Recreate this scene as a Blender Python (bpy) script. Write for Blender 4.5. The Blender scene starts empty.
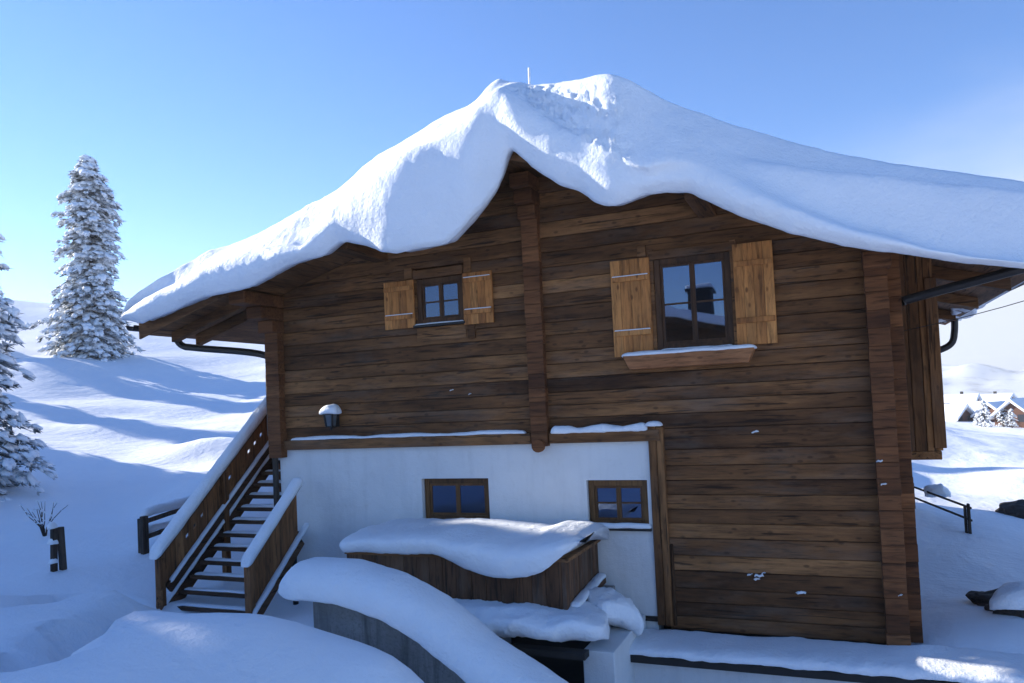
import bpy, bmesh, math, random
import numpy as np
from mathutils import Vector, Matrix, noise as mn

# ------------------------------------------------------------------ scene, camera, light
sc = bpy.context.scene
C = sc.collection
RAD = math.radians
CAM = Vector((0, -9.4, 3.0))
# camera axes (right, down, forward) in world coordinates
AX = np.array([[0.92095843, -0.05592024, -0.38562741],
               [0.38683154, 0.01216451, 0.92207016],
               [-0.04687141, -0.99836113, 0.03283472]])
cd = bpy.data.cameras.new('camera'); cam = bpy.data.objects.new('camera', cd); C.objects.link(cam)
cd.sensor_width = 36; cd.lens = 36 * 758 / 1024; cd.shift_y = 38.5 / 1024
cd.clip_start = 0.1; cd.clip_end = 30000
r, d, f = AX[:, 0], AX[:, 1], AX[:, 2]
cam.matrix_world = Matrix(((r[0], -d[0], -f[0], CAM.x), (r[1], -d[1], -f[1], CAM.y), (r[2], -d[2], -f[2], CAM.z), (0, 0, 0, 1)))
sc.camera = cam

SUN_EL, SUN_A = 20.5, 2.0          # elevation; degrees the sun stands behind the facade plane, to the left
w = bpy.data.worlds.new('World'); sc.world = w; w.use_nodes = True
nt = w.node_tree; nt.nodes.clear()
out = nt.nodes.new('ShaderNodeOutputWorld'); bg = nt.nodes.new('ShaderNodeBackground')
sky = nt.nodes.new('ShaderNodeTexSky'); sky.sky_type = 'NISHITA'; sky.sun_disc = False
sky.sun_elevation = RAD(SUN_EL); sky.sun_rotation = RAD(-(90 - SUN_A)); sky.altitude = 1500
sky.air_density = 1.0; sky.dust_density = 0.0; sky.ozone_density = 2.5
bg.inputs['Strength'].default_value = 0.13
tc = nt.nodes.new('ShaderNodeTexCoord')
sep = nt.nodes.new('ShaderNodeSeparateXYZ'); nt.links.new(tc.outputs['Generated'], sep.inputs[0])
nz = nt.nodes.new('ShaderNodeTexNoise'); nz.inputs['Scale'].default_value = 5; nz.inputs['Detail'].default_value = 6
mp = nt.nodes.new('ShaderNodeMapping'); mp.inputs['Scale'].default_value = (1, 1, 3)
nt.links.new(tc.outputs['Generated'], mp.inputs[0]); nt.links.new(mp.outputs[0], nz.inputs['Vector'])
def wmath(op, a, b=None, c=None):
    n = nt.nodes.new('ShaderNodeMath'); n.operation = op
    for i, v in enumerate((a, b, c)):
        if v is None: continue
        if isinstance(v, (int, float)): n.inputs[i].default_value = v
        else: nt.links.new(v, n.inputs[i])
    return n.outputs[0]
def wmap(v, a, b, c, e):
    n = nt.nodes.new('ShaderNodeMapRange'); n.interpolation_type = 'SMOOTHSTEP'
    nt.links.new(v, n.inputs[0])
    for i, q in enumerate((a, b, c, e)): n.inputs[i + 1].default_value = q
    return n.outputs[0]
# bank of valley cloud low over the valley to the right (direction +x +y)
dotv = wmath('ADD', wmath('MULTIPLY', sep.outputs[0], 0.55), wmath('MULTIPLY', sep.outputs[1], 0.83))
el = wmath('ADD', sep.outputs[2], wmath('MULTIPLY', wmath('SUBTRACT', nz.outputs[0], 0.5), 0.16))
fac = wmath('MULTIPLY', wmap(el, 0.09, 0.36, 1.0, 0.0), wmap(dotv, 0.70, 0.92, 0.0, 1.0))
mixc = nt.nodes.new('ShaderNodeMix'); mixc.data_type = 'RGBA'
nt.links.new(fac, mixc.inputs[0])
hs = nt.nodes.new('ShaderNodeHueSaturation'); hs.inputs['Saturation'].default_value = 1.22; hs.inputs['Hue'].default_value = .510; hs.inputs['Value'].default_value = 0.8
nt.links.new(sky.outputs[0], hs.inputs['Color']); nt.links.new(hs.outputs[0], mixc.inputs[6]); mixc.inputs[7].default_value = (2.5, 2.7, 3.1, 1)
nt.links.new(mixc.outputs[2], bg.inputs[0]); nt.links.new(bg.outputs[0], out.inputs[0])

sd = bpy.data.lights.new('sun', 'SUN'); sd.energy = 4.6; sd.angle = RAD(0.5); sd.color = (1, 0.93, 0.82)
so = bpy.data.objects.new('sun', sd); C.objects.link(so)
SUN = Vector((-math.cos(RAD(SUN_EL)) * math.cos(RAD(SUN_A)), math.cos(RAD(SUN_EL)) * math.sin(RAD(SUN_A)), math.sin(RAD(SUN_EL))))
so.rotation_euler = SUN.to_track_quat('Z', 'Y').to_euler(); so.location = (-20, 5, 30)
vs = sc.view_settings
vs.view_transform = 'Standard'; vs.look = 'None'; vs.gamma = 1; vs.exposure = 1.4; vs.use_curve_mapping = False
sc.cycles.max_bounces = 6; sc.cycles.diffuse_bounces = 4; sc.cycles.volume_bounces = 0
sc.cycles.transparent_max_bounces = 8

# ------------------------------------------------------------------ helpers
rng = random.Random(7)
def at(px, py, y):
    """survey: world point on the vertical plane Y=y seen under that direction from the survey station"""
    v = AX @ np.array([(px - 512) / 758, (py - 380) / 758, 1.0])
    t = (y - CAM.y) / v[1]
    return Vector((CAM.x + v[0] * t, y, CAM.z + v[2] * t))
def far(px, py, dist):
    v = AX @ np.array([(px - 512) / 758, (py - 380) / 758, 1.0])
    t = dist / math.hypot(v[0], v[1])
    return Vector((CAM.x + v[0] * t, CAM.y + v[1] * t, CAM.z + v[2] * t))
def lerp(a, b, t): return a + (b - a) * t
def sstep(a, b, x):
    t = min(1, max(0, (x - a) / (b - a))); return t * t * (3 - 2 * t)

class MB:
    """collects boxes, prisms and tubes and links them as ONE mesh object"""
    def __init__(s): s.v = []; s.f = []; s.t = []; s.tone = 0.5
    def add(s, vs, fs):
        o = len(s.v); s.v += [tuple(v) for v in vs]; s.t += [s.tone] * len(vs)
        s.f += [tuple(i + o for i in q) for q in fs]; return s
    def rnd(s): s.tone = rng.random(); return s
    def box(s, x0, x1, y0, y1, z0, z1):
        return s.add([(x0, y0, z0), (x1, y0, z0), (x1, y1, z0), (x0, y1, z0), (x0, y0, z1), (x1, y0, z1), (x1, y1, z1), (x0, y1, z1)],
                     [(3, 2, 1, 0), (4, 5, 6, 7), (0, 1, 5, 4), (1, 2, 6, 5), (2, 3, 7, 6), (3, 0, 4, 7)])
    def prism(s, poly, y0, y1, axis='y'):
        n = len(poly)
        if axis == 'y': P = lambda a, b, c: (a, c, b)
        elif axis == 'x': P = lambda a, b, c: (c, a, b)
        else: P = lambda a, b, c: (a, b, c)
        vs = [P(a, b, y0) for a, b in poly] + [P(a, b, y1) for a, b in poly]
        fs = [tuple(range(n)), tuple(range(2 * n - 1, n - 1, -1))] + [((i + 1) % n, i, n + i, n + (i + 1) % n) for i in range(n)]
        return s.add(vs, fs)
    def bar(s, a, b, w, h, up=(0, 0, 1)):
        a, b = Vector(a), Vector(b); dd = (b - a).normalized(); u = Vector(up); sd_ = dd.cross(u).normalized(); u = sd_.cross(dd)
        vs = [p + sd_ * (i * w / 2) + u * (j * h / 2) for p in (a, b) for i, j in ((-1, -1), (1, -1), (1, 1), (-1, 1))]
        return s.add(vs, [(0, 1, 2, 3), (7, 6, 5, 4), (0, 4, 5, 1), (1, 5, 6, 2), (2, 6, 7, 3), (3, 7, 4, 0)])
    def tube(s, pts, rad, n=10):
        pts = [Vector(p) for p in pts]; rows = []; vs = []; fs = []
        rads = rad if isinstance(rad, (list, tuple)) else [rad] * len(pts)
        for i, p in enumerate(pts):
            dd = (pts[min(i + 1, len(pts) - 1)] - pts[max(i - 1, 0)]).normalized()
            a = dd.orthogonal().normalized() if i == 0 else (a - dd * a.dot(dd)).normalized()
            b = dd.cross(a)
            for k in range(n):
                t = 2 * math.pi * k / n; vs.append(p + (a * math.cos(t) + b * math.sin(t)) * rads[i])
        for i in range(len(pts) - 1):
            for k in range(n): fs.append((i * n + k, i * n + (k + 1) % n, (i + 1) * n + (k + 1) % n, (i + 1) * n + k))
        fs.append(tuple(range(n - 1, -1, -1))); fs.append(tuple(range((len(pts) - 1) * n, len(pts) * n)))
        return s.add(vs, fs)
    def build(s, name, mat, parent=None, bevel=0, smooth=False, recalc=True):
        me = bpy.data.meshes.new(name); me.from_pydata(s.v, [], s.f)
        at_ = me.attributes.new('tone', 'FLOAT', 'POINT'); at_.data.foreach_set('value', s.t)
        if recalc:
            bm = bmesh.new(); bm.from_mesh(me); bmesh.ops.recalc_face_normals(bm, faces=bm.faces); bm.to_mesh(me); bm.free()
        me.materials.append(mat)
        if smooth: me.polygons.foreach_set('use_smooth', [True] * len(me.polygons))
        o = bpy.data.objects.new(name, me); C.objects.link(o)
        if parent:
            o.parent = parent; o.matrix_parent_inverse = Matrix.Translation(-parent.location)
        if bevel:
            m = o.modifiers.new('bevel', 'BEVEL'); m.width = bevel; m.segments = 2; m.limit_method = 'ANGLE'
        return o
def tag(o, label, cat, group=None, kind=None):
    o['label'] = label; o['category'] = cat
    if group: o['group'] = group
    if kind: o['kind'] = kind
    return o
def thing(name, label, cat, loc, group=None, kind=None):
    o = bpy.data.objects.new(name, None); o.empty_display_size = .2; o.location = loc; C.objects.link(o)
    return tag(o, label, cat, group, kind)
def copy_tree(root, loc, rz, s, label):
    r_ = root.copy(); C.objects.link(r_); r_.location = loc; r_.rotation_euler = (0, 0, rz); r_.scale = s; r_['label'] = label
    for ch in root.children:
        c_ = ch.copy(); C.objects.link(c_); c_.parent = r_; c_.matrix_parent_inverse = ch.matrix_parent_inverse.copy()
    return r_

# ------------------------------------------------------------------ materials
class Mat:
    def __init__(s, name):
        s.m = bpy.data.materials.new(name); s.m.use_nodes = True; s.nt = s.m.node_tree
        s.p = s.nt.nodes['Principled BSDF']; s.out = s.nt.nodes['Material Output']
    def n(s, t, **kw):
        q = s.nt.nodes.new(t)
        for k, v in kw.items(): setattr(q, k, v)
        return q
    def l(s, a, b): s.nt.links.new(a, b)
    def coord(s, scale=(1, 1, 1), tone=0):
        t = s.n('ShaderNodeTexCoord'); m = s.n('ShaderNodeMapping'); m.inputs['Scale'].default_value = scale
        if tone:
            a = s.n('ShaderNodeAttribute', attribute_name='tone'); k = s.n('ShaderNodeMath', operation='MULTIPLY'); k.inputs[1].default_value = tone
            ad = s.n('ShaderNodeVectorMath', operation='ADD'); s.l(a.outputs['Fac'], k.inputs[0]); s.l(t.outputs['Object'], ad.inputs[0]); s.l(k.outputs[0], ad.inputs[1]); s.l(ad.outputs[0], m.inputs[0])
        else: s.l(t.outputs['Object'], m.inputs[0])
        return m.outputs[0]
    def noise(s, vec, scale, detail=4, rough=.55, dist=0):
        q = s.n('ShaderNodeTexNoise'); q.inputs['Scale'].default_value = scale; q.inputs['Detail'].default_value = detail
        q.inputs['Roughness'].default_value = rough; q.inputs['Distortion'].default_value = dist; s.l(vec, q.inputs['Vector']); return q.outputs[0]
    def ramp(s, v, stops):
        q = s.n('ShaderNodeValToRGB'); e = q.color_ramp.elements
        while len(e) < len(stops): e.new(.5)
        for i, (p, c) in enumerate(stops): e[i].position = p; e[i].color = (*c, 1) if len(c) == 3 else c
        s.l(v, q.inputs[0]); return q.outputs[0]
    def mix(s, f, a, b, mode='MIX'):
        q = s.n('ShaderNodeMix', data_type='RGBA', blend_type=mode)
        for i, v in ((0, f), (6, a), (7, b)):
            if isinstance(v, (int, float)): q.inputs[i].default_value = v
            elif isinstance(v, tuple): q.inputs[i].default_value = (*v, 1)
            else: s.l(v, q.inputs[i])
        return q.outputs[2]
    def bump(s, v, strength, dist=.01, prev=None):
        q = s.n('ShaderNodeBump'); q.inputs['Strength'].default_value = strength; q.inputs['Distance'].default_value = dist
        s.l(v, q.inputs['Height'])
        if prev: s.l(prev, q.inputs['Normal'])
        return q.outputs[0]
def g(v): return (v, v, v)

def wood(name, axis, dark, mid, light, rough=.8, crack=1.0, knots=.0, weather=0.0):
    M = Mat(name)
    st = {'x': (.12, 1, 1), 'y': (1, .12, 1), 'z': (1, 1, .12)}[axis]
    v = M.coord(st, 31)
    grain = M.noise(v, 26, 6, .65, .4)
    broad = M.noise(M.coord(tuple(k * 1.0 for k in st), 17), 3.0, 3)
    a = M.n('ShaderNodeAttribute', attribute_name='tone')
    s1 = M.n('ShaderNodeMath', operation='MULTIPLY_ADD'); M.l(a.outputs['Fac'], s1.inputs[0]); s1.inputs[1].default_value = .3; s1.inputs[2].default_value = -.15
    s2 = M.n('ShaderNodeMath', operation='ADD'); M.l(broad, s2.inputs[0]); M.l(s1.outputs[0], s2.inputs[1])
    col = M.ramp(s2.outputs[0], [(.25, dark), (.5, mid), (.78, light)])
    gr = M.ramp(grain, [(.32, g(.45)), (.5, g(.97)), (.72, g(1.3))])
    col = M.mix(1.0, col, gr, 'MULTIPLY')
    cr = M.noise(M.coord(tuple(.45 * k if k < 1 else 1.2 for k in st), 53), 24, 3, .5, .6)
    cm = M.ramp(cr, [(.345, g(1)), (.385, g(0))])
    if crack: 
        cq = M.n('ShaderNodeMath', operation='MULTIPLY'); M.l(cm, cq.inputs[0]); cq.inputs[1].default_value = .8 * crack
        col = M.mix(cq.outputs[0], col, tuple(k * .25 for k in dark))
    big = M.noise(M.coord((1, 1, 1), 3), .9, 4, .6)
    col = M.mix(1.0, col, M.ramp(big, [(.3, g(.66)), (.5, g(1)), (.72, g(1.28))]), 'MULTIPLY')
    if weather:
        wv = M.ramp(M.noise(M.coord(tuple(.5 * k + .1 for k in st), 9), 5, 5, .7), [(.5, g(0)), (.72, g(weather))])
        col = M.mix(wv, col, (.17, .14, .115))
    if knots:
        vo = M.n('ShaderNodeTexVoronoi'); vo.inputs['Scale'].default_value = 9; M.l(M.coord(tuple(.5 if k < 1 else 1 for k in st), 5), vo.inputs['Vector'])
        km = M.ramp(vo.outputs['Distance'], [(.1, g(knots)), (.2, g(0))])
        col = M.mix(km, col, tuple(k * .55 for k in dark))
    M.l(col, M.p.inputs['Base Color']); M.p.inputs['Roughness'].default_value = rough
    b = M.bump(grain, .5, .012); b = M.bump(cm, .5, -.012, b) if crack else b
    M.l(b, M.p.inputs['Normal']); M.p.inputs['Specular IOR Level'].default_value = .3
    return M.m
OLD = ((.056, .0225, .0078), (.155, .067, .0235), (.30, .142, .054))
W_X = wood('log_wood', 'x', *OLD, knots=.6, weather=.34)
W_Y = wood('log_wood_across', 'y', *OLD, weather=.2)
W_Z = wood('log_wood_upright', 'z', *OLD, knots=.5, weather=.2)
W_END = wood('log_end_wood', 'x', (.066, .024, .009), (.14, .053, .019), (.22, .09, .034), crack=.6)
W_SH = wood('shutter_wood', 'z', (.29, .105, .026), (.44, .175, .047), (.54, .24, .072), rough=.65, crack=.12, knots=.95)
W_BOX = wood('flower_box_wood', 'x', (.26, .1, .04), (.36, .15, .06), (.44, .2, .085), rough=.65, crack=.15, knots=.8)
W_FR = wood('window_frame_wood', 'z', (.05, .022, .009), (.08, .035, .014), (.12, .055, .022), rough=.6, crack=.1)
W_FR2 = wood('lower_frame_wood', 'z', (.10, .045, .015), (.14, .065, .022), (.18, .09, .03), rough=.55, crack=.1)
W_ST = wood('stair_wood', 'z', (.11, .046, .017), (.21, .088, .033), (.33, .148, .058), knots=.5, weather=.15)
W_TR = wood('tread_wood', 'x', (.045, .022, .012), (.085, .044, .024), (.14, .08, .046), weather=.3)
W_STY = wood('stringer_wood', 'y', (.05, .022, .011), (.1, .046, .022), (.16, .08, .042), weather=.2)
W_PL = wood('enclosure_wood', 'z', (.06, .028, .014), (.115, .055, .027), (.19, .1, .054), weather=.5)
W_GR = wood('weathered_fence_wood', 'z', (.03, .022, .018), (.06, .045, .036), (.1, .08, .065), weather=.4)

def snow_mat(name, grain=1.0, col=(.83, .86, .9)):
    M = Mat(name); v = M.coord()
    a = M.noise(v, 2.2, 5, .6); b = M.noise(v, 22, 5, .6); c_ = M.noise(v, 150, 2, .5)
    col_ = M.mix(M.ramp(a, [(.35, g(0)), (.7, g(1))]), tuple(k * .96 for k in col), col)
    M.l(col_, M.p.inputs['Base Color']); M.p.inputs['Roughness'].default_value = .65; M.p.inputs['Specular IOR Level'].default_value = .25
    n_ = M.bump(a, .4 * grain, .12); n_ = M.bump(b, .5 * grain, .035, n_); n_ = M.bump(c_, .5 * grain, .006, n_)
    M.l(n_, M.p.inputs['Normal'])
    return M.m
SNOW = snow_mat('snow'); SNOW_R = snow_mat('roof_snow', .8); SNOW_FINE = snow_mat('fresh_snow', .5)

def ground_mat():
    M = Mat('snow_ground'); v = M.coord()
    a = M.noise(v, .35, 6, .6); b = M.noise(v, 3.0, 6, .62); c_ = M.noise(v, 40, 4, .6)
    v2 = M.coord((1, .35, 1)); d_ = M.noise(v2, 1.1, 5, .6, .6)
    col = M.mix(M.ramp(a, [(.3, g(0)), (.7, g(1))]), (.80, .83, .875), (.85, .875, .91))
    M.l(col, M.p.inputs['Base Color']); M.p.inputs['Roughness'].default_value = .65; M.p.inputs['Specular IOR Level'].default_value = .25
    n_ = M.bump(d_, .22, .2); n_ = M.bump(b, .4, .08, n_); n_ = M.bump(c_, .3, .012, n_)
    M.l(n_, M.p.inputs['Normal']); return M.m
GROUND = ground_mat()

def plaster_mat(name, col):
    M = Mat(name); v = M.coord(); a = M.noise(v, 1.3, 6, .65); b = M.noise(v, 60, 4, .6)
    st = M.noise(M.coord((2.5, 2.5, .3)), 1.6, 5, .7)
    c1 = M.mix(M.ramp(a, [(.3, g(0)), (.7, g(1))]), tuple(k * .9 for k in col), col)
    c1 = M.mix(M.ramp(st, [(.5, g(0)), (.75, g(.35))]), c1, tuple(k * .66 for k in col))
    c1 = M.mix(M.ramp(M.noise(v, 7, 6, .7), [(.56, g(0)), (.7, g(.22))]), c1, (col[0] * .62, col[1] * .59, col[2] * .53))
    M.l(c1, M.p.inputs['Base Color']); M.p.inputs['Roughness'].default_value = .9
    n_ = M.bump(M.noise(v, 9, 4, .6), .5, .02, M.bump(a, .4, .04)); M.l(M.bump(b, .5, .01, n_), M.p.inputs['Normal']); return M.m
PLASTER = plaster_mat('white_plaster', (.72, .72, .715))
def concrete_mat():
    M = Mat('weathered_concrete'); v = M.coord(); a = M.noise(v, 2.2, 6, .65); b = M.noise(v, 35, 5, .65)
    st = M.noise(M.coord((3.5, 3.5, .35)), 1.4, 5, .7)
    c1 = M.ramp(a, [(.3, (.19, .185, .175)), (.7, (.32, .315, .3))])
    c1 = M.mix(M.ramp(st, [(.5, g(0)), (.68, g(.75))]), c1, (.07, .068, .065))
    c1 = M.mix(M.ramp(b, [(.3, g(.5)), (.5, g(0))]), c1, (.12, .115, .11))
    M.l(c1, M.p.inputs['Base Color']); M.p.inputs['Roughness'].default_value = .9
    M.l(M.bump(b, .5, .012, M.bump(a, .4, .03)), M.p.inputs['Normal']); return M.m
CONC = concrete_mat()
def plain(name, col, rough=.5, metal=0, bump=0):
    M = Mat(name); v = M.coord(); a = M.noise(v, 9, 5, .6)
    M.l(M.mix(M.ramp(a, [(.3, g(0)), (.7, g(1))]), tuple(k * .8 for k in col), tuple(min(1, k * 1.15) for k in col)), M.p.inputs['Base Color'])
    M.p.inputs['Roughness'].default_value = rough; M.p.inputs['Metallic'].default_value = metal
    if bump: M.l(M.bump(a, bump, .02), M.p.inputs['Normal'])
    return M.m
GUTTER = plain('dark_gutter_metal', (.022, .019, .018), .45, .3)
IRON = plain('black_iron', (.012, .012, .013), .5, .2)
DARKBOARD = plain('dark_edge_board', (.018, .016, .015), .8)
LAMPGLASS = plain('smoked_lamp_glass', (.10, .115, .13), .12)
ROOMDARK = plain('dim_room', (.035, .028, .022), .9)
CURTAIN = plain('white_net_curtain', (.62, .63, .64), .9)
ROCK = plain('dark_rock', (.045, .04, .036), .9, bump=.8)
METAL = plain('pale_metal_rod', (.7, .72, .74), .4, .3)
def glass_mat():
    M = Mat('window_glass'); M.nt.nodes.remove(M.p)
    gl = M.n('ShaderNodeBsdfGlossy'); gl.inputs['Roughness'].default_value = .015; tr = M.n('ShaderNodeBsdfTransparent'); tr.inputs[0].default_value = (.8, .83, .84, 1); gl.inputs['Color'].default_value = (.5, .64, .95, 1)
    fr = M.n('ShaderNodeFresnel'); fr.inputs['IOR'].default_value = 2.3
    v = M.coord(); wv = M.noise(v, 1.5, 2); bp = M.bump(wv, .05, .02); M.l(bp, gl.inputs['Normal'])
    mx = M.n('ShaderNodeMixShader'); M.l(fr.outputs[0], mx.inputs[0]); M.l(tr.outputs[0], mx.inputs[1]); M.l(gl.outputs[0], mx.inputs[2]); M.l(mx.outputs[0], M.out.inputs[0]); return M.m
GLASS = glass_mat()

# ------------------------------------------------------------------ ground
CX, CY = -3.0, -2.0
def warp(x, y):
    dx, dy = x - CX, y - CY; rr = np.hypot(dx, dy); k = np.log1p(rr / 6.0) / np.maximum(rr, 1e-6)
    return dx * k, dy * k
pts = []
def G(px, py, dist): q = far(px, py, dist); pts.append((q.x, q.y, q.z))
def P(x, y, z): pts.append((x, y, z))
# bank in front of the stair, stair foot, path
G(225, 613, 7.5); G(120, 622, 8.0); G(330, 640, 7.1); G(200, 660, 6.6); G(60, 625, 9.4); G(0, 640, 9.0); G(390, 660, 6.8); G(270, 616, 7.4); P(-3.6, -4.1, .5); P(-2.6, -4.6, .1); P(-3, -6, .6); P(-1, -8, .9); P(-5, -7, 1.3); P(-8, -9, 1.2)
P(-7.4, -1.9, .34); P(-8.6, -2.2, .42); P(-6.6, -1.4, .3); P(-5.8, -.8, .35); P(-7.2, -.6, .25); P(-7.2, -3.0, .55); P(-5.6, -2.2, .35); P(-9.5, -1.2, .55)
G(30, 660, 8.6); G(62, 568, 13.5); G(0, 600, 12); G(150, 552, 14.2); G(110, 590, 10.8); G(40, 528, 17); G(0, 545, 17); G(110, 520, 19); G(100, 555, 14.5)
G(0, 478, 22); G(205, 475, 23); G(130, 462, 26); G(60, 435, 32); G(140, 425, 34); G(235, 440, 28); G(200, 400, 40); G(120, 385, 44); G(250, 375, 48); G(92, 356, 52); G(30, 340, 60); G(180, 346, 60); G(20, 318, 78); G(60, 306, 92); G(0, 300, 98); G(130, 314, 95); G(220, 332, 88); G(300, 340, 90)
P(-9, 2, .8); P(-9.2, 6, 1.6); P(-10, 11, 2.6); P(-13, 4, 1.8); P(-4, 14, 2.4); P(-4, 5, .8); P(1.5, 12, .4); P(-15, 30, 5.5); P(0, 40, 1.5); P(-60, 90, 12); P(-120, 130, 4); P(-160, 40, 20); P(-60, 10, 9); P(-35, -2, 4); P(-25, -18, 2.5); P(-60, -40, 5)
# beside and in front of the log wall
P(1.6, -.3, .16); P(2.6, -.5, .05); P(1.1, .1, .2); P(.9, .4, .22); P(.8, 3, .15);  G(1000, 640, 9.6); G(1000, 600, 11.8); G(925, 565, 13.5); G(940, 522, 17.5); G(1015, 522, 18.5); G(1000, 560, 14.5); G(960, 482, 28); G(1020, 470, 30); G(1000, 450, 45); G(930, 462, 34); G(980, 434, 90); G(1030, 440, 80); G(960, 428, 130); G(1024, 428, 140); G(990, 417, 165)
P(.2, -1.3, -.55); P(-1.5, -1.6, -1.3); P(-2.3, -1.9, -1.4); P(1.6, -1.5, -.5); P(.5, -3, -.7); P(3, -3, -.5); P(-1.5, -3.2, -1.2); P(-3.6, -1.9, -1.0); P(3, -8, 0.4); P(8, -3, -1); P(12, 4, -1.6); P(20, -10, -2); P(0, -14, 1); P(-10, -20, 1.5); P(15, 25, -2.0); P(30, 60, -3); P(60, 30, -5)
P(5, -30, -1); P(60, -60, -10)
pts = np.array(pts)
def tps(d2): return np.where(d2 > 1e-12, .5 * d2 * np.log(np.maximum(d2, 1e-12)), 0)
qx, qy = warp(pts[:, 0], pts[:, 1]); n_ = len(pts)
K = tps((qx[:, None] - qx) ** 2 + (qy[:, None] - qy) ** 2) + np.eye(n_) * .0008
Pm = np.stack([np.ones(n_), qx, qy], 1)
A = np.block([[K, Pm], [Pm.T, np.zeros((3, 3))]])
sol = np.linalg.solve(A, np.concatenate([pts[:, 2], np.zeros(3)]))
def base_h(x, y):
    x, y = np.atleast_1d(np.asarray(x, float)), np.atleast_1d(np.asarray(y, float))
    ux, uy = warp(x, y); h = sol[n_] + sol[n_ + 1] * ux + sol[n_ + 2] * uy
    for i in range(n_): h = h + sol[i] * tps((ux - qx[i]) ** 2 + (uy - qy[i]) ** 2)
    rr = np.hypot(x, y); t = np.clip((rr - 150) / 260, 0, 1); t = t * t * (3 - 2 * t)
    fl = -38 - np.clip((rr - 400) / 1600, 0, 1) * 60
    return h * (1 - t) + fl * t
HUMPS = [(*far(206, 455, 27).xy, 1.3, .45), (*far(115, 420, 33).xy, 2.2, .4), (*far(60, 372, 47).xy, 3, .4)]
PATHS = []
for pl_ in (((172, 606, 9.9), (120, 630, 8.9), (60, 662, 7.9), (0, 700, 7.2)), ((165, 585, 11.2), (90, 585, 11.6), (0, 608, 10.6))):
    q_ = [far(*k_) for k_ in pl_]; PATHS += [((a_.x, a_.y), (b_.x, b_.y)) for a_, b_ in zip(q_, q_[1:])]
def detail(x, y):
    dd = math.hypot(x + 3, y + 2)
    fd = sstep(3, 30, dd)
    h = mn.noise(Vector((x * .22, y * .22, 3))) * (.05 + .14 * fd)
    h += mn.noise(Vector((x * .7, y * .5, 7))) * (.03 + .05 * fd)
    h += mn.noise(Vector((x * 1.9, y * 1.6, 1))) * (.014 + .022 * fd)
    for (ax, ay), (bx_, by_) in PATHS:
        L2 = (bx_ - ax) ** 2 + (by_ - ay) ** 2; t = min(1, max(0, ((x - ax) * (bx_ - ax) + (y - ay) * (by_ - ay)) / L2)); dq_ = math.hypot(x - lerp(ax, bx_, t), y - lerp(ay, by_, t)) + .12 * mn.noise(Vector((x * 1.7, y * 1.7, 9)))
        if dq_ < .9: h -= sstep(.75, .25, dq_) * (.24 + .14 * mn.noise(Vector((x * 4.2, y * 4.2, 2)))) - .05 * sstep(.9, .7, dq_) * sstep(.5, .7, dq_)
    if dd > 25: h += mn.noise(Vector((x * .06, y * .09, 5))) * sstep(25, 80, dd) * .6
    for (hx_, hy_, hr_, hh_) in HUMPS: h += hh_ * math.exp(-((x - hx_) ** 2 + (y - hy_) ** 2) / hr_ ** 2)
    return h
def ground_h(x, y): return float(base_h(x, y)[0]) + detail(x, y)

def make_ground():
    N = 560; k = 7.3; Rm = 5200.0
    u = np.linspace(-1, 1, N); s_ = np.sinh(k * u) / np.sinh(k) * Rm
    X, Y = np.meshgrid(s_ + CX, s_ + CY, indexing='ij'); xf, yf = X.ravel(), Y.ravel()
    h = base_h(xf, yf)
    for i in range(len(xf)):
        if abs(xf[i]) < 400 and abs(yf[i]) < 400: h[i] += detail(xf[i], yf[i])
    co = np.stack([xf, yf, h], 1)
    idx = np.arange(N * N).reshape(N, N)
    q = np.stack([idx[:-1, :-1], idx[1:, :-1], idx[1:, 1:], idx[:-1, 1:]], -1).reshape(-1, 4)
    me = bpy.data.meshes.new('snow_ground'); me.vertices.add(N * N); me.vertices.foreach_set('co', co.ravel())
    me.loops.add(q.size); me.loops.foreach_set('vertex_index', q.ravel()); me.polygons.add(len(q))
    me.polygons.foreach_set('loop_start', np.arange(0, q.size, 4)); me.polygons.foreach_set('loop_total', np.full(len(q), 4))
    me.update(); me.polygons.foreach_set('use_smooth', [True] * len(q)); me.materials.append(GROUND)
    o = bpy.data.objects.new('snow_ground', me); C.objects.link(o)
    return tag(o, 'deep snow covering the whole hillside and yard around the chalet', 'ground', kind='structure')
make_ground()

def mountain_mat():
    M = Mat('snowy_mountain'); v = M.coord(); a = M.noise(v, .006, 8, .65)
    M.l(M.ramp(a, [(.36, (.22, .24, .24)), (.5, (.78, .81, .85))]), M.p.inputs['Base Color']); M.p.inputs['Roughness'].default_value = .9; return M.m
def make_mountains():
    m = MB(); NA, NR = 220, 16; vs = []; fs = []
    for i in range(NA):
        a = RAD(-5 + 110 * i / (NA - 1))                       # bearing from +y towards +x and beyond
        crest = 30 + 60 * mn.fractal(Vector((a * 5.2, 1.3, 0)), 1, 2, 6) + 25 * math.sin(a * 9)
        for j in range(NR):
            t = j / (NR - 1); rr = 2300 + 1500 * t
            z = -105 + (crest + 105) * (math.sin(t * math.pi * .5) ** 1.1) + 60 * mn.fractal(Vector((a * 14, t * 5, 2)), 1, 2, 5) * t
            vs.append((math.sin(a) * rr, math.cos(a) * rr, z))
    for i in range(NA - 1):
        for j in range(NR - 1): fs.append((i * NR + j, (i + 1) * NR + j, (i + 1) * NR + j + 1, i * NR + j + 1))
    m.add(vs, fs); o = m.build('mountains', mountain_mat(), smooth=True)
    tag(o, 'pale snowy mountains fading into haze beyond the village', 'mountains', kind='structure')
make_mountains()

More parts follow.
